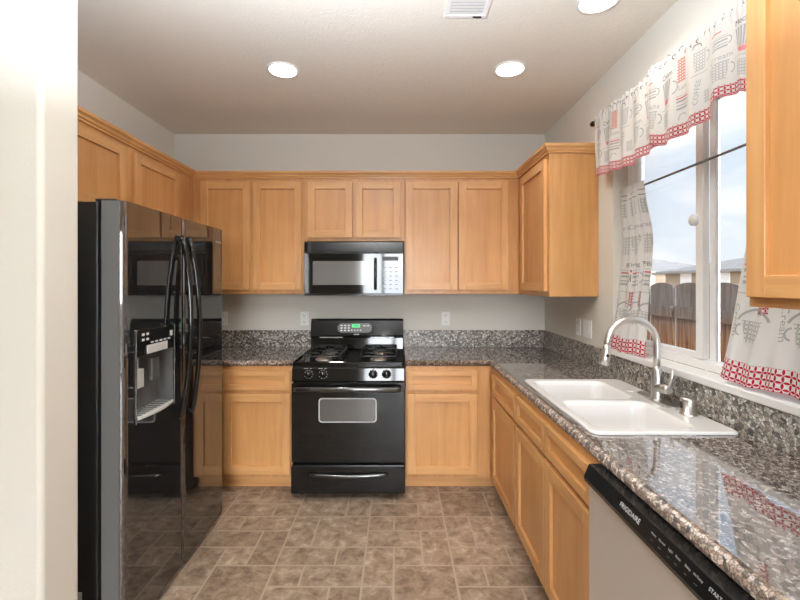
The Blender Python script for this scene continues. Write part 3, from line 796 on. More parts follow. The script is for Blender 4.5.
# control front (slanted)
m = MB(); m.prism([(SX0 + .003, SF + .028, .90), (SX0 + .003, SF - .002, .893), (SX0 + .003, SF - .012, .885), (SX0 + .003, SF - .022, .80), (SX0 + .003, SF - .012, .793), (SX0 + .003, SF + .028, .793)], (SX1 - SX0 - .006, 0, 0))
cf = obj('control_front', m, 'black', st, .003)
kx = [-.592, -.495, -.160, -.071]
for x in kx:
    c0 = (x, SF - .0175, .845)
    m = MB(); m.lathe(c0, [(0, .004), (.031, .004), (.031, -.001), (.028, -.003), (0, -.003)], 'y'); kn = obj('knob', m, 'panel_dark', cf)
    m = MB(); m.lathe(c0, [(.024, -.002), (.023, -.014), (.020, -.022), (0, -.023)], 'y'); obj('knob_grip', m, 'black', kn)
    m = MB(); m.box((x - .0045, SF - .047, .824), (x + .0045, SF - .039, .866)); obj('knob_ridge', m, 'black', kn, .002)
    m = MB()
    for q in range(9):
        a = math.radians(-60 + q * 37.5); m.box((x + .0275 * math.sin(a) - .0018, SF - .0215, .845 + .0275 * math.cos(a) - .0018), (x + .0275 * math.sin(a) + .0018, SF - .0200, .845 + .0275 * math.cos(a) + .0018))
    m.box((x - .001, SF - .0482, .85), (x + .001, SF - .0472, .865))
    obj('dial_marks', m, 'white_print', kn)
m = MB()
for x in kx:
    m.box((x - .032, SF - .0128, .8815), (x - .004, SF - .0155, .8845)); m.box((x + .008, SF - .0128, .8815), (x + .022, SF - .0155, .8845))
obj('burner_legends', m, 'grey_label', cf)
# oven door
m = MB()
wx0, wx1, wz0, wz1 = -.52, -.140, .528, .684
F0 = SF - .026
def vplate(mb, outer, hole, y, yb):
    """front plate in XZ with a hole, thickness to yb"""
    rings = []
    for yy in (y, yb):
        ed = []; rs = []
        for lp in (outer, hole):
            v = [mb.bm.verts.new((p[0], yy, p[1])) for p in lp]; rs.append(v)
            ed += [mb.bm.edges.new((v[k], v[(k + 1) % len(v)])) for k in range(len(v))]
        bmesh.ops.triangle_fill(mb.bm, use_beauty=True, edges=ed); rings.append(rs)
    for i in range(2): mb.bridge(rings[0][i], rings[1][i])
vplate(m, rrect(SX0 + .003, SX1 - .003, .258, .786, .006, 2), rrect(wx0, wx1, wz0, wz1, .02, 4), F0, SF + .028)
od = obj('oven_door', m, 'black', st)
m = MB(); m.box((wx0 + .001, F0 + .004, wz0 + .001), (wx1 - .001, F0 + .012, wz1 - .001)); obj('oven_window', m, 'oven_glass', od)
m = MB()
vplate(m, rrect(wx0 - .004, wx1 + .004, wz0 - .004, wz1 + .004, .023, 4), rrect(wx0 + .003, wx1 - .003, wz0 + .003, wz1 - .003, .018, 4), F0 - .0015, F0 - .0001)
obj('window_border', m, 'grey_label', od)
m = MB(); m.tube([(SX0 + .03, F0 - .035, .752), (SX0 + .06, F0 - .042, .755), (SXM, F0 - .045, .757), (SX1 - .06, F0 - .042, .755), (SX1 - .03, F0 - .035, .752)], [.016, .019, .019, .019, .016], 16)
m.tube([(SX0 + .045, F0, .752), (SX0 + .045, F0 - .038, .753)], .014, 12); m.tube([(SX1 - .045, F0, .752), (SX1 - .045, F0 - .038, .753)], .014, 12)
obj('oven_handle', m, 'black_handle', od)
m = MB(); m.box((SX0 + .02, F0 + .003, .787), (SX1 - .02, F0 + .008, .7915))
obj('vent_gap', m, 'panel_dark', od)
# storage drawer
m = MB(); m.prism([(SX0, F0 + .002, .238), (SX0, F0 - .004, .225), (SX0, F0 - .006, .07), (SX0, F0 + .004, .045), (SX0, SF + .028, .045), (SX0, SF + .028, .238)], (SX1 - SX0, 0, 0))
sd_ = obj('storage_drawer', m, 'black', st, .006, seg=3)
m = MB(); pts = [(-.595 + .535 * k / 16, F0 - .010 - .016 * math.sin(PI * k / 16) ** .4, .178 + .004 * math.cos(2 * PI * k / 16)) for k in range(17)]
m.tube(pts, [.006] + [.012] * 15 + [.006], 12); obj('drawer_handle', m, 'black_handle', sd_)
# backguard
m = MB()
m.prism([(SX0 + .002, 3.395, .915), (SX0 + .002, 3.405, 1.01), (SX0 + .002, 3.375, 1.022), (SX0 + .002, 3.38, 1.03), (SX0 + .002, 3.41, 1.152), (SX0 + .002, 3.425, 1.162), (SX0 + .002, 3.455, 1.162), (SX0 + .002, 3.475, .915)], (SX1 - SX0 - .004, 0, 0))
bgd = obj('backguard', m, 'black', st, .004)
m = MB()
for s_, x0_, x1_ in ((0, SX0 + .08, SX0 + .27), (0, SX1 - .27, SX1 - .08)): m.box((x0_, 3.366, 1.010), (x1_, 3.40, 1.0185))
obj('vent_lip', m, 'chrome', bgd, .002)
tl = Vector((0, 3.38, 1.03)); tu = Vector((0, 3.41, 1.152)); du = (tu - tl).normalized(); dn = Vector((0, -du.z, du.y))
def bgp(x, h, o=.0):
    p = tl + du * h + dn * o; return (x, p.y, p.z)
def slab(mb, x0, x1, h0, h1, o0, o1):
    v = [bgp(x0, h0, o0), bgp(x1, h0, o0), bgp(x1, h1, o0), bgp(x0, h1, o0)]
    mb.prism(v, dn * (o1 - o0))
m = MB(); slab(m, -.715 + .012, .06 - .012, .006, .116, -.001, .0012); obj('charcoal_fascia', m, 'panel_dark', bgd)
m = MB()
q = [bgp(x, h, .001) for x, h in rrect(-.485, -.205, .022, .100, .035, 6)]
m.prism(q, dn * .004); pod = obj('control_pod', m, 'door_edge', bgd, .001)
m = MB(); slab(m, -.368, -.302, .064, .092, .005, .0062); obj('green_display', m, 'green', pod)
m = MB()
for i in range(3):
    for j in range(3): slab(m, -.462 + i * .03, -.445 + i * .03, .035 + j * .02, .045 + j * .02, .005, .0058)
for i in range(4): slab(m, -.375 + i * .024, -.363 + i * .024, .038, .046, .005, .0058)
for i in range(2): slab(m, -.275 + i * .03, -.258 + i * .03, .074, .082, .005, .0058)
obj('button_marks', m, 'white_print', pod)
m = MB(); slab(m, -.352, -.308, .004, .012, .001, .0025); obj('badge', m, 'grey_label', bgd)
bm = text_bm('12:00', .02, lambda x, y: bgp(-.335 + x, .078 + y, .0066)); obj('display_digits', bm, 'black_matte', pod, recalc=False)
# burners and grates
for gx in (SX0 + .185, SX1 - .185):
    for gy in (2.97, 3.24):
        m = MB(); m.lathe((gx, gy, .912), [(.062, 0), (.058, .006), (.045, .008), (.040, .018), (0, .018)]); bu = obj('burner', m, 'nickel', st)
        m = MB(); m.lathe((gx, gy, .930), [(.036, 0), (.036, .007), (.03, .010), (0, .010)]); obj('burner_cap', m, 'cast_iron', bu)
    m = MB(); zt = .952; a_ = .125
    lp = [(x, y, zt) for x, y in rrect(gx - a_, gx + a_, 2.852, 3.362, .03, 4)]; m.tube(lp + [lp[0]], .0062, 8)
    m.tube([(gx - a_, 3.105, zt), (gx + a_, 3.105, zt)], .0062, 8)
    for gy in (2.97, 3.24):
        for dx_, dy_ in ((1, 0), (-1, 0), (0, 1), (0, -1)):
            ex = a_ if dx_ else .0; ey = .118 if dy_ else 0
            m.tube([(gx + dx_ * ex, gy + dy_ * ey, zt), (gx + dx_ * ex * .5, gy + dy_ * ey * .5, zt + .006), (gx + dx_ * .03, gy + dy_ * .03, zt + .003)], .0055, 8)
    for x in (gx - a_, gx + a_):
        for y in (2.90, 3.105, 3.31): m.tube([(x, y, zt), (x, y, .914)], .006, 8)
    obj('grate', m, 'cast_iron', st)

# ------------------------------------------------------------------ microwave
MX0, MX1, MZ0, MZ1, MF = -.697, .046, 1.362, 1.764, 3.11
mw = thing('over_range_microwave', 'glossy black microwave mounted over the stove below the short cabinet', 'microwave', ((MX0 + MX1) / 2, 3.3, MZ0))
m = MB(); m.box((MX0, MF + .035, MZ0), (MX1, YB - .002, MZ1)); obj('case', m, 'black_side', mw, .002)
def bow(x): 
    u = (x - (MX0 + MX1) / 2) / ((MX1 - MX0) / 2); return MF + .006 * u * u
def curved(mb, x0, x1, z0, z1, off=0, back=.034, n=36, tilt=0):
    xs = [x0 + (x1 - x0) * k / n for k in range(n + 1)]
    A = [mb.bm.verts.new((x, bow(x) + off + tilt, z1)) for x in xs]; B = [mb.bm.verts.new((x, bow(x) + off, z0)) for x in xs]
    C = [mb.bm.verts.new((x, MF + back, z1)) for x in xs]; D = [mb.bm.verts.new((x, MF + back, z0)) for x in xs]
    for k in range(n):
        for P, Q in ((A, B), (B, D), (D, C), (C, A)):
            f = mb.bm.faces.new((P[k], P[k + 1], Q[k + 1], Q[k])); f.smooth = False
    mb.bm.faces.new((A[0], B[0], D[0], C[0])); mb.bm.faces.new((A[-1], C[-1], D[-1], B[-1]))
m = MB(); curved(m, MX0 + .001, MX1 - .001, 1.690, MZ1 - .001, tilt=.008); obj('vent_grille', m, 'black', mw)
m = MB()
for i in range(3): curved(m, MX0 + .01, MX1 - .01, 1.6795 + i * .0032, 1.6812 + i * .0032, off=.004)
obj('vent_slats', m, 'cast_iron', mw)
xs_ = -.150
m = MB(); curved(m, MX0 + .001, xs_ - .001, MZ0 + .018, 1.677); md_ = obj('door', m, 'black', mw)
m = MB(); curved(m, MX0 + .065, xs_ - .045, 1.443, 1.622, off=-.0012, back=.0, n=30)
m2 = obj('door_window', m, 'mw_glass', md_)
m = MB(); curved(m, xs_ + .001, MX1 - .001, MZ0 + .018, 1.677); cpn = obj('control_panel', m, 'black', mw)
m = MB(); curved(m, MX0 + .001, MX1 - .001, MZ0 + .001, MZ0 + .016); obj('lower_trim', m, 'panel_dark', mw)
m = MB(); xh = xs_ - .012; m.tube([(xh, bow(xh) - .004, 1.41), (xh, bow(xh) - .022, 1.43), (xh, bow(xh) - .024, 1.52), (xh, bow(xh) - .022, 1.62), (xh, bow(xh) - .004, 1.64)], .010, 12); obj('door_handle', m, 'black', md_)
m = MB()
for i in range(3):
    for j in range(6): x = xs_ + .045 + i * .045; m.box((x, bow(x) - .0012, 1.41 + j * .032), (x + .022, bow(x) + .002, 1.416 + j * .032))
obj('keypad_marks', m, 'panel_dark', cpn)
m = MB(); m.box((xs_ + .04, bow(xs_ + .04) - .001, 1.625), (xs_ + .16, bow(xs_ + .04) + .01, 1.655)); obj('display', m, 'cast_iron', cpn)
m = MB(); m.box((MX0 + .1, MF + .1, MZ0 - .003), (MX1 - .1, MF + .3, MZ0 + .001)); obj('underside_filter', m, 'steel', mw)

# ------------------------------------------------------------------ outlets and switches
def outlet(run, a, z, label, kind='outlet', w_=.072):
    F = Face(run, YB if run == 'back' else XR)
    nm = 'wall_outlet' if kind == 'outlet' else 'light_switch'
    t = thing(nm, label, 'outlet' if kind == 'outlet' else 'switch', F.pt(a, 0, z - .058))
    m = MB(); F.box(m, a - w_ / 2, a + w_ / 2, .0005, .006, z - .058, z + .058); pl = obj('cover_plate', m, 'plastic', t, .002)
    if kind == 'outlet':
        for dz_ in (-.027, .027):
            m = MB(); F.box(m, a - .017, a + .017, .006, .008, z + dz_ - .0145, z + dz_ + .0145); rc = obj('receptacle', m, 'plastic', t, .002)
            m = MB()
            for s_ in (-.007, .007): F.box(m, a + s_ - .0012, a + s_ + .0012, .0078, .0085, z + dz_ - .003, z + dz_ + .007)
            F.box(m, a - .002, a + .002, .0078, .0085, z + dz_ - .0105, z + dz_ - .0065); obj('slots', m, 'plastic_dark', rc)
    else:
        for s_ in ((-.023, .023) if w_ > .1 else (0,)):
            m = MB(); F.box(m, a + s_ - .0165, a + s_ + .0165, .006, .0095, z - .033, z + .033); obj('rocker', m, 'plastic', t, .002)
    return t
outlet('back', -1.47, 1.156, 'white outlet on back wall peeking out past the refrigerator')
outlet('back', -.782, 1.156, 'white outlet on back wall just beside the stove backguard')
outlet('back', .411, 1.156, 'white outlet on back wall above the bare counter and backsplash')
outlet('right', 2.85, 1.158, 'narrow white outlet plate on window wall, nearer the corner')
outlet('right', 2.715, 1.158, 'wide white double rocker switch plate on window wall near the curtain', 'switch', .118)

# ------------------------------------------------------------------ recessed lamps, added fill lamp and vent
def lamp(lx, ly, label):
    t = thing('recessed_ceiling_light', label, 'ceiling light', (lx, ly, ZC), 'recessed ceiling lights')
    m = MB(); m.lathe((lx, ly, ZC), [(.095, -.001), (.094, -.006), (.082, -.008), (.076, -.003), (.0765, .0), (.095, -.0005)], n=40); obj('trim_ring', m, 'lamp_trim', t)
    m = MB(); m.lathe((lx, ly, ZC), [(.0765, -.002), (.070, .045), (.062, .072), (.10, .072), (.10, .004), (.079, .002), (.0765, -.002)], n=36); obj('reflector', m, 'lamp_trim', t)
    m = MB(); m.lathe((lx, ly, ZC), [(0, .070), (.0625, .070), (.0625, .0715), (0, .0715)], n=32); obj('lens', m, 'lamp', t)
    l = bpy.data.lights.new('can_light', 'AREA'); l.shape = 'DISK'; l.size = .12; l.energy = LAMP_W; l.color = (1, .95, .88)
    o = bpy.data.objects.new('can_light', l); COL.objects.link(o); o.parent = t; o.location = (0, 0, .066)
LBL = ['recessed ceiling light above the refrigerator side of the stove', 'recessed ceiling light in front of the corner wall cabinet', 'recessed ceiling light closest to the sink and window, cut by the picture top',
       'recessed ceiling light near the stub wall', 'recessed ceiling light over the kitchen entry', 'recessed ceiling light in the dining space by the side wall',
       'recessed ceiling light in the middle of the dining space', 'recessed ceiling light in the rear corner of the dining space', 'recessed ceiling light before the sliding glass door']
for (lx, ly), lb in zip(LAMPS, LBL): lamp(lx, ly, lb)
px_, py_, pz_ = -.2, .53, 2.0
t = thing('fill_bowl', 'added out-of-view bowl lamp giving soft fill light over the kitchen entry', 'fill light', (px_, py_, ZC))  # added lamp out of view, bounces fill light off the ceiling
m = MB(); m.lathe((px_, py_, 0), [(0, ZC), (.06, ZC - .0005), (.055, ZC - .02), (.008, ZC - .03), (.006, pz_ - .02), (.0, pz_ - .02)], n=24); obj('stem', m, 'nickel', t)
m = MB(); m.lathe((px_, py_, pz_), [(.150, 0), (.145, -.03), (.11, -.07), (.05, -.095), (0, -.1), (0, -.094), (.05, -.088), (.105, -.065), (.139, -.028), (.143, 0), (.150, 0)], n=40); obj('fill_bowl_shell', m, 'lamp_trim', t)
l = bpy.data.lights.new('fill_bowl_light', 'AREA'); l.shape = 'DISK'; l.size = .24; l.energy = FILL_W; l.color = FILL_COL
o = bpy.data.objects.new('fill_bowl_light', l); COL.objects.link(o); o.parent = t; o.location = (0, 0, pz_ - ZC - .005); o.rotation_euler = (PI, 0, 0)
vt = thing('ceiling_vent', 'white louvered air vent on the ceiling between the recessed lights', 'vent', (.32, 1.81, ZC))
vx0, vx1, vy0, vy1 = .222, .420, 1.64, 1.958
m = MB(); z0, z1 = ZC - .009, ZC - .0005
m.box((vx0, vy0, z0), (vx1, vy0 + .022, z1)); m.box((vx0, vy1 - .022, z0), (vx1, vy1, z1)); m.box((vx0, vy0 + .022, z0), (vx0 + .022, vy1 - .022, z1)); m.box((vx1 - .022, vy0 + .022, z0), (vx1, vy1 - .022, z1))
obj('vent_frame', m, 'white_paint', vt, .002)
m = MB()
for i in range(13):
    y = vy0 + .03 + i * .0205
    m.prism([(vx0 + .022, y, z0 + .001), (vx0 + .022, y + .017, z0 + .0035), (vx0 + .022, y + .017, z0 + .0045), (vx0 + .022, y, z0 + .002)], (vx1 - vx0 - .044, 0, 0))
obj('louvers', m, 'white_paint', vt)
m = MB(); m.box((vx0 + .02, vy0 + .02, ZC - .002), (vx1 - .02, vy1 - .02, ZC - .001)); obj('duct_backing', m, 'disp_light', vt)
m = MB(); m.box((.355, vy1 - .014, z0 - .004), (.395, vy1 - .008, z0)); obj('damper_lever', m, 'black_matte', vt)

# ------------------------------------------------------------------ curtains
def cloth_obj(name, P, wid, hgt, mat, parent, nu=90, nv=26, th=.0012):
    bm = bmesh.new(); uvl = bm.loops.layers.uv.new('UVMap')
    g = [[bm.verts.new(P(i / nu, j / nv)) for i in range(nu + 1)] for j in range(nv + 1)]
    for j in range(nv):
        for i in range(nu):
            f = bm.faces.new((g[j][i], g[j][i + 1], g[j + 1][i + 1], g[j + 1][i])); f.smooth = True
            for lp, (a, b) in zip(f.loops, ((i, j), (i + 1, j), (i + 1, j + 1), (i, j + 1))): lp[uvl].uv = (a / nu * wid, (1 - b / nv) * hgt)
    o = obj(name, bm, mat, parent, recalc=False)
    return o
class Print:
    """thin ink patches that follow the cloth: shapes drawn in cloth metres (s along, t up from hem)"""
    def __init__(s, P, wid, hgt): s.P, s.w, s.h = P, wid, hgt; s.sets = {}; s.k = 1.0
    def m(s, a, b, off=.0016):
        a *= s.k; b *= s.k
        p = Vector(s.P(min(max(a / s.w, 0), 1), min(max(1 - b / s.h, 0), 1)))
        return (p.x - off, p.y, p.z)
    def bm(s, ink):
        if ink not in s.sets: s.sets[ink] = bmesh.new(); s.sets[ink].loops.layers.uv.new('UVMap')
        return s.sets[ink]
    def quad(s, ink, c, n=6, k=4):
        """c: four (s,t) corners: bl, br, tr, tl"""
        bm = s.bm(ink); uvl = bm.loops.layers.uv['UVMap']
        def q(u, v):
            x = (c[0][0] * (1 - u) + c[1][0] * u) * (1 - v) + (c[3][0] * (1 - u) + c[2][0] * u) * v
            y = (c[0][1] * (1 - u) + c[1][1] * u) * (1 - v) + (c[3][1] * (1 - u) + c[2][1] * u) * v
            return x, y
        G_ = [[(q(i / n, j / k)) for i in range(n + 1)] for j in range(k + 1)]
        V = [[bm.verts.new(s.m(*p)) for p in r] for r in G_]
        for j in range(k):
            for i in range(n):
                f = bm.faces.new((V[j][i], V[j][i + 1], V[j + 1][i + 1], V[j + 1][i])); f.smooth = True
                for lp, (a, b) in zip(f.loops, ((i, j), (i + 1, j), (i + 1, j + 1), (i, j + 1))): lp[uvl].uv = G_[b][a]
    def rect(s, ink, x, y, w, h): s.quad(ink, ((x, y), (x + w, y), (x + w, y + h), (x, y + h)), max(2, int(w / .012)), max(1, int(h / .012)))
    def arc(s, ink, cx, cy, r, wd, a0, a1, n=14, sx=1):
        bm = s.bm(ink)
        A = []
        for k in range(n + 1):
            a = math.radians(a0 + (a1 - a0) * k / n)
            A.append((bm.verts.new(s.m(cx + sx * (r - wd / 2) * math.cos(a), cy + (r - wd / 2) * math.sin(a))), bm.verts.new(s.m(cx + sx * (r + wd / 2) * math.cos(a), cy + (r + wd / 2) * math.sin(a)))))
        for p, q in zip(A, A[1:]): bm.faces.new((p[0], p[1], q[1], q[0]))
    def text(s, ink, body, size, cx, cy, rot=0, mir=-1):
        # the room side looks at the cloth with +s running away to the window end: mirror so it reads
        c, d = math.cos(rot), math.sin(rot)
        merge(s.bm(ink), text_bm(body, size, lambda x, y: s.m(cx + mir * (x * c - y * d), cy + x * d + y * c)))
    def cup(s, x, y, w, h, ink='ink_grey', fill=None, style='stripes', mir=-1, trim=None):
        if style == 'petals': s.quad('petals_grey' if ink == 'ink_grey' else 'petals_red', ((x + w * .18, y), (x + w * .82, y), (x + w, y + h), (x, y + h)))
        elif style == 'stripes':
            for i in range(5):
                a = x + w * (i / 5) ; b = a + w * .1
                s.quad(ink, ((x + w * .2 + (a - x) * .6, y + h * .22), (x + w * .2 + (b - x) * .6, y + h * .22), (b, y + h), (a, y + h)), 2, 5)
            s.quad(trim or ink, ((x + w * .30, y), (x + w * .70, y), (x + w * .82, y + h * .2), (x + w * .18, y + h * .2)))
        else:
            for i in range(4):
                q = y + h * (.1 + .24 * i); s.rect(trim if (trim and i == 3) else ink, x, q, w, h * (.07 if i % 2 else .13))
        s.rect(ink, x - w * .02, y + h, w * 1.04, .002)
        s.arc(ink, x + (0 if mir < 0 else w), y + h * .55, h * .28, .005, -80 if mir > 0 else 100, 80 if mir > 0 else 260)
    def finish(s, parent):
        nm = {'petals_red': 'red_petal_print', 'petals_grey': 'grey_petal_print', 'petals_orange': 'rust_petal_print', 'ink_grey': 'grey_cup_print', 'ink_dark': 'dark_lettering_print', 'ink_pink': 'pink_cup_print', 'ink_red': 'red_cup_print'}
        for k, bm in s.sets.items(): obj(nm[k], bm, k, parent, recalc=False)

RX = 1.19
def rod_z(y): return 2.372 + (y - 1.4) * .046
# --- curtain rod for the valance
rd = thing('curtain_rod', 'dark valance rod along the top of the window', 'curtain rod', (RX, 1.8, 2.39))
m = MB(); m.tube([(RX, 1.15, rod_z(1.15)), (RX, 2.50, rod_z(2.50))], .007, 10); obj('rod', m, 'rod_dark', rd)
m = MB(); m.lathe((RX, 2.50, rod_z(2.5)), [(.008, 0), (.012, .008), (.017, .018), (.015, .03), (.006, .038), (0, .039)], 'y', 16); obj('finial', m, 'rod_dark', rd)
for yb in (1.17, 2.49):
    m = MB(); m.tube([(RX, yb, rod_z(yb)), (RX + .02, yb, rod_z(yb)), (XR - .003, yb, rod_z(yb))], .005, 8); m.box((XR - .004, yb - .01, rod_z(yb) - .02), (XR - .0005, yb + .01, rod_z(yb) + .02)); obj('bracket', m, 'rod_dark', rd)

def valance(ya, yb, bottom, label, ph, off=0):
    wid = abs(yb - ya) * 1.12; hg = .36
    def P(u, v):
        y = ya + (yb - ya) * u
        zt = rod_z(y) + .028; zb = bottom(y)
        z = zt + (zb - zt) * v
        s = u * wid
        top = math.exp(-((v - .08) / .05) ** 2)
        amp = .0035 + .010 * v
        x = RX - .012 - off + amp * math.sin(s * 46 + ph) + .004 * v * math.sin(s * 17 + 1 + ph) - .004 * math.sin(v * PI)
        if v < .2: x += .0045 * (1 - v / .2) * math.sin(s * 190 + ph)
        z += (.006 * (1 - v * 4) * math.sin(s * 150)) if v < .25 else 0
        return (x - .004 * top, y, z)
    t = thing('curtain_valance', label, 'curtain', (RX, (ya + yb) / 2, 2.05), 'printed kitchen curtains')
    cl = cloth_obj('valance_cloth', P, wid, hg, 'cloth_thin', t, 220, 30)
    pr = Print(P, wid, hg)
    return t, pr, wid, hg
def interp(tab):
    def f(y):
        for (a, za), (b, zb) in zip(tab, tab[1:]):
            if a <= y <= b or (y < a): 
                q = min(max((y - a) / (b - a), 0), 1); q = q * q * (3 - 2 * q); return za + (zb - za) * q
        return tab[-1][1]
    return f
t1, p1, w1, h1 = valance(2.47, 1.86, interp([(1.85, 2.078), (1.93, 2.066), (2.10, 2.054), (2.30, 2.070), (2.47, 2.092)]), 'coffee-cup print valance panel at the cabinet end of the window', .4)
t2, p2, w2, h2 = valance(1.90, 1.16, interp([(1.16, 2.085), (1.30, 2.06), (1.40, 2.10), (1.468, 2.110), (1.52, 2.062), (1.66, 2.054), (1.78, 2.05), (1.90, 2.085)]), 'coffee-cup print valance panel with scalloped hem, nearer the hanging cabinet', 1.9, .034)
def deco_valance(p, wid, seed):
    rnd = random.Random(seed)
    words_ = ['Mocha', 'COFFEE', 'Big Time', 'Latte', 'Cream', 'Espresso', 'Mocha', 'COFFEE']
    x = .02; i = 0
    while x < wid - .06:
        k = i % 4
        if k == 0:
            p.cup(x, .075, .075, .075, 'ink_grey', style='petals', mir=1); p.text('ink_grey', words_[i % 8], .032, x + .045, .172, mir=1)
            p.cup(x + .01, .205, .06, .055, 'ink_grey', style='lines', mir=1); p.rect('ink_red', x, .282, .045, .004)
        elif k == 1:
            p.cup(x, .155, .082, .095, 'ink_grey', style='stripes', trim='ink_pink', mir=1); p.rect('petals_grey', x + .005, .065, .055, .06)
            p.text('ink_dark', words_[(i + 3) % 8], .032, x + .04, .275, mir=1); p.rect('ink_grey', x - .01, .140, .085, .002)
        elif k == 2:
            p.rect('petals_orange', x, .215, .045, .095); p.cup(x - .005, .10, .06, .06, 'ink_grey', style='lines', trim='ink_red', mir=1)
            p.text('ink_grey', words_[(i + 1) % 8], .026, x + .03, .192, mir=1); p.arc('ink_grey', x + .02, .070, .018, .003, 20, 200)
        else:
            p.cup(x, .205, .065, .075, 'ink_grey', style='petals', mir=1); p.text('ink_grey', words_[(i + 4) % 8], .028, x + .02, .125, rot=1.4, mir=1)
            p.rect('ink_grey', x - .01, .192, .08, .0025); p.arc('ink_dark', x + .02, .295, .020, .003, 0, 170); p.rect('petals_grey', x + .045, .07, .035, .05)
        x += .108; i += 1
    for j in range(int(wid / .035)):
        xx = .01 + j * .035 + rnd.random() * .01; p.arc('ink_dark', xx, .345 - rnd.random() * .02, .008, .004, rnd.random() * 90, 200 + rnd.random() * 100, 8)
deco_valance(p1, w1, 1); deco_valance(p2, w2, 2)
p1.finish(t1); p2.finish(t2)

# --- cafe rod
CZ = 1.972; CX = 1.298
m = MB(); m.tube([(CX, WY0 + .002, CZ), (CX, WY1 - .002, CZ)], .0055, 10)
rd2 = thing('tension_rod', 'thin grey tension rod across the middle of the window', 'curtain rod', (CX, 1.8, CZ)); obj('rod', m, 'rod_grey', rd2)
m = MB()
for yy, s_ in ((WY0 + .0005, 1), (WY1 - .0005, -1)): m.lathe((CX, yy, CZ), [(0, 0), (.009, 0), (.009, s_ * .012), (0, s_ * .012)], 'y', 14)
obj('rubber_tip', m, 'white_paint', rd2)

def cafe(y0t, y1t, y0b, y1b, xb, label, ph, zb, wid):
    """hangs from the rod between y0t,y1t and spreads to y0b,y1b at the sill; u=0 at far (cabinet) side"""
    hg = CZ + .02 - zb
    def P(u, v):
        y = (y0t + (y1t - y0t) * u) * (1 - v) + (y0b + (y1b - y0b) * u) * v
        z = CZ + .02 + (zb - CZ - .02) * v
        sp = u * wid
        tight = math.exp(-((v - .03) / .03) ** 2)
        amp = .012 * (1 - .45 * v)
        x = CX + (xb - CX) * max(0, (v - .35) / .65) ** 1.3 + amp * math.sin(u * 27 + ph) * (1 - .5 * tight) - .019 * (1 if v < .12 else max(0, 1 - (v - .12) * 6)) + .004 * math.sin(v * 9 + u * 5)
        z += .006 * math.sin(u * 9 + ph) * v
        return (x, y, z)
    t = thing('cafe_curtain', label, 'curtain', (CX, (y0t + y1t) / 2, zb), 'printed kitchen curtains')
    cloth_obj('curtain_cloth', P, wid, hg, 'cloth', t, 110, 50)
    return t, Print(P, wid, hg), hg
ta, pa, ha = cafe(2.385, 2.15, 2.42, 2.065, 1.226, 'coffee-cup print cafe curtain beside the light switch, drawn to the far end', .5, 1.083, .34)
tb, pb, hb = cafe(1.50, 1.21, 1.595, 1.17, 1.235, 'coffee-cup print cafe curtain behind the hanging cabinet, its hem on the sill', 2.2, 1.096, .46)
def deco_cafe(p, wid, ht, reps):
    p.k = 1.32; step = wid / reps / p.k
    for r in range(reps):
        x = r * step + .012
        p.cup(x + .035, .115, .075, .055, 'ink_grey', style='petals', mir=-1); p.arc('ink_grey', x + .075, .155, .05, .006, 20, 160, sx=1.1)
        p.text('ink_grey', 'Cream', .034, x + .012, .17, rot=-1.5, mir=1)
        p.cup(x + .02, .265, .055, .07, 'ink_grey', style='lines', trim='ink_red', mir=1)
        p.rect('ink_grey', x, .245, .09, .002)
        p.rect('petals_red', x + .085, .19, .035, .06)
        p.rect('ink_dark', x + .098, .29, .003, .03); p.rect('ink_red', x + .097, .33, .005, .01)
        p.quad('petals_grey', ((x + .025, .40), (x + .06, .40), (x + .085, .48), (x, .48)))
        p.text('ink_grey', 'Caramel', .028, x + .05, .515, mir=1)
        p.rect('petals_grey', x + .02, .56, .055, .06); p.rect('ink_dark', x + .015, .632, .065, .003)
        p.rect('ink_dark', x + .02, .652, .05, .003)
        p.rect('ink_grey', x + .09, .42, .03, .002)
        p.text('ink_dark', 'Big Time', .024, x + .09, .36, rot=.1, mir=1)
deco_cafe(pa, .34, ha, 3); deco_cafe(pb, .46, hb, 2)
pa.finish(ta); pb.finish(tb)

# ------------------------------------------------------------------ outdoors
g = MB(); g.box((-40, -40, -.45), (XR + .3, 90, -.30)); g.box((XR + .3, -40, -.45), (110, 120, -.30)); struct('ground', g, 'dirt')
g = MB(); g.box((-3.3, -8, -.29), (3.0, -4.2, -.05)); struct('ground_patio', g, 'concrete')
# fence parallel to the house: arched sections between posts
fxp = 3.2
fn = thing('wooden_fence', 'weathered grey wooden fence with arched sections outside the window', 'fence', (fxp, 5, -.3))
pw = .475; ys = 3.0
secs = 9
for s_ in range(-3, secs):
    ya = 3.36 + s_ * pw
    m = MB(); nb = 4
    for b_i in range(nb):
        a = ya + .027 + (pw - .054) * b_i / nb; b2 = ya + .027 + (pw - .054) * (b_i + 1) / nb - .003
        pts = []
        for q in range(5):
            yy = a + (b2 - a) * q / 4; u = (yy - ya - pw / 2) / (pw / 2)
            pts.append((fxp, yy, 1.462 - .045 * u * u))
        pl_ = [(fxp, a, -.29)] + [(fxp, b2, -.29)] + pts[::-1]
        m.prism(pl_, (.02, 0, 0))
    m.box((fxp - .030, ya + .027, 1.06), (fxp - .001, ya + pw - .027, 1.19)); m.box((fxp - .030, ya + .027, .1), (fxp - .001, ya + pw - .027, .22))
    obj('fence_section', m, 'fence', fn)
for s_ in range(-3, secs + 1):
    ya = 3.36 + s_ * pw; m = MB(); m.box((fxp + .022, ya - .05, -.30), (fxp + .10, ya + .05, 1.40)); obj('fence_post', m, 'vinyl', fn, label='fence post coloured white as light through the gap')  # white colour stands in for bright ground showing through the fence gaps
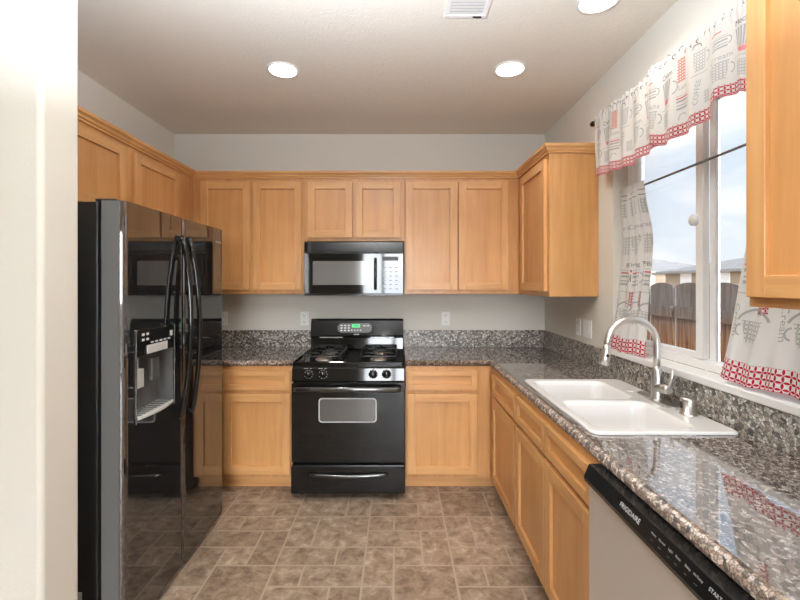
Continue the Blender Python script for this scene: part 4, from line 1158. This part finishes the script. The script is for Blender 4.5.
def house(cx, cy, wx, wy, ze, zr, label, rz=0):
    t = thing('neighbor_house', label, 'house', (cx, cy, -.3), 'houses beyond the fence')
    m = MB(); m.box((cx - wx / 2, cy - wy / 2, -.30), (cx + wx / 2, cy + wy / 2, ze)); obj('house_walls', m, 'stucco', t)
    e = .5; m = MB(); h = min(wx, wy) / 2
    b = [(cx - wx / 2 - e, cy - wy / 2 - e), (cx + wx / 2 + e, cy - wy / 2 - e), (cx + wx / 2 + e, cy + wy / 2 + e), (cx - wx / 2 - e, cy + wy / 2 + e)]
    lo_ = [m.bm.verts.new((x, y, ze)) for x, y in b]; hi = [m.bm.verts.new((x, y, ze + .18)) for x, y in b]
    if wx >= wy: r0, r1 = (cx - wx / 2 + h, cy), (cx + wx / 2 - h, cy)
    else: r0, r1 = (cx, cy - wy / 2 + h), (cx, cy + wy / 2 - h)
    a0 = m.bm.verts.new((*r0, zr)); a1 = m.bm.verts.new((*r1, zr))
    m.bm.faces.new(lo_[::-1])
    for k in range(4): m.bm.faces.new((lo_[k], lo_[(k + 1) % 4], hi[(k + 1) % 4], hi[k]))
    if wx >= wy:
        m.bm.faces.new((hi[0], hi[1], a1, a0)); m.bm.faces.new((hi[2], hi[3], a0, a1)); m.bm.faces.new((hi[1], hi[2], a1)); m.bm.faces.new((hi[3], hi[0], a0))
    else:
        m.bm.faces.new((hi[3], hi[0], a0, a1)); m.bm.faces.new((hi[1], hi[2], a1, a0)); m.bm.faces.new((hi[0], hi[1], a0)); m.bm.faces.new((hi[2], hi[3], a1))
    obj('roof', m, 'roof', t)
    for k in (-.25, .2):
        f_ = MB(); f_.box((cx + wx * k - .6, cy - wy / 2 - .03, 1.2), (cx + wx * k + .6, cy - wy / 2 - .001, 2.2)); obj('house_window', f_, 'vinyl', t)
        f_ = MB(); f_.box((cx - wx / 2 - .03, cy + wy * k - .6, 1.2), (cx - wx / 2 - .001, cy + wy * k + .6, 2.2)); obj('house_window', f_, 'vinyl', t)
house(25.5, 44, 10, 12, 2.35, 4.1, 'beige house with low grey roof seen between the far curtain and window mullion')
house(27, 30, 10, 8, 2.2, 3.45, 'beige house with grey roof seen beside the near curtain, past the mullion')
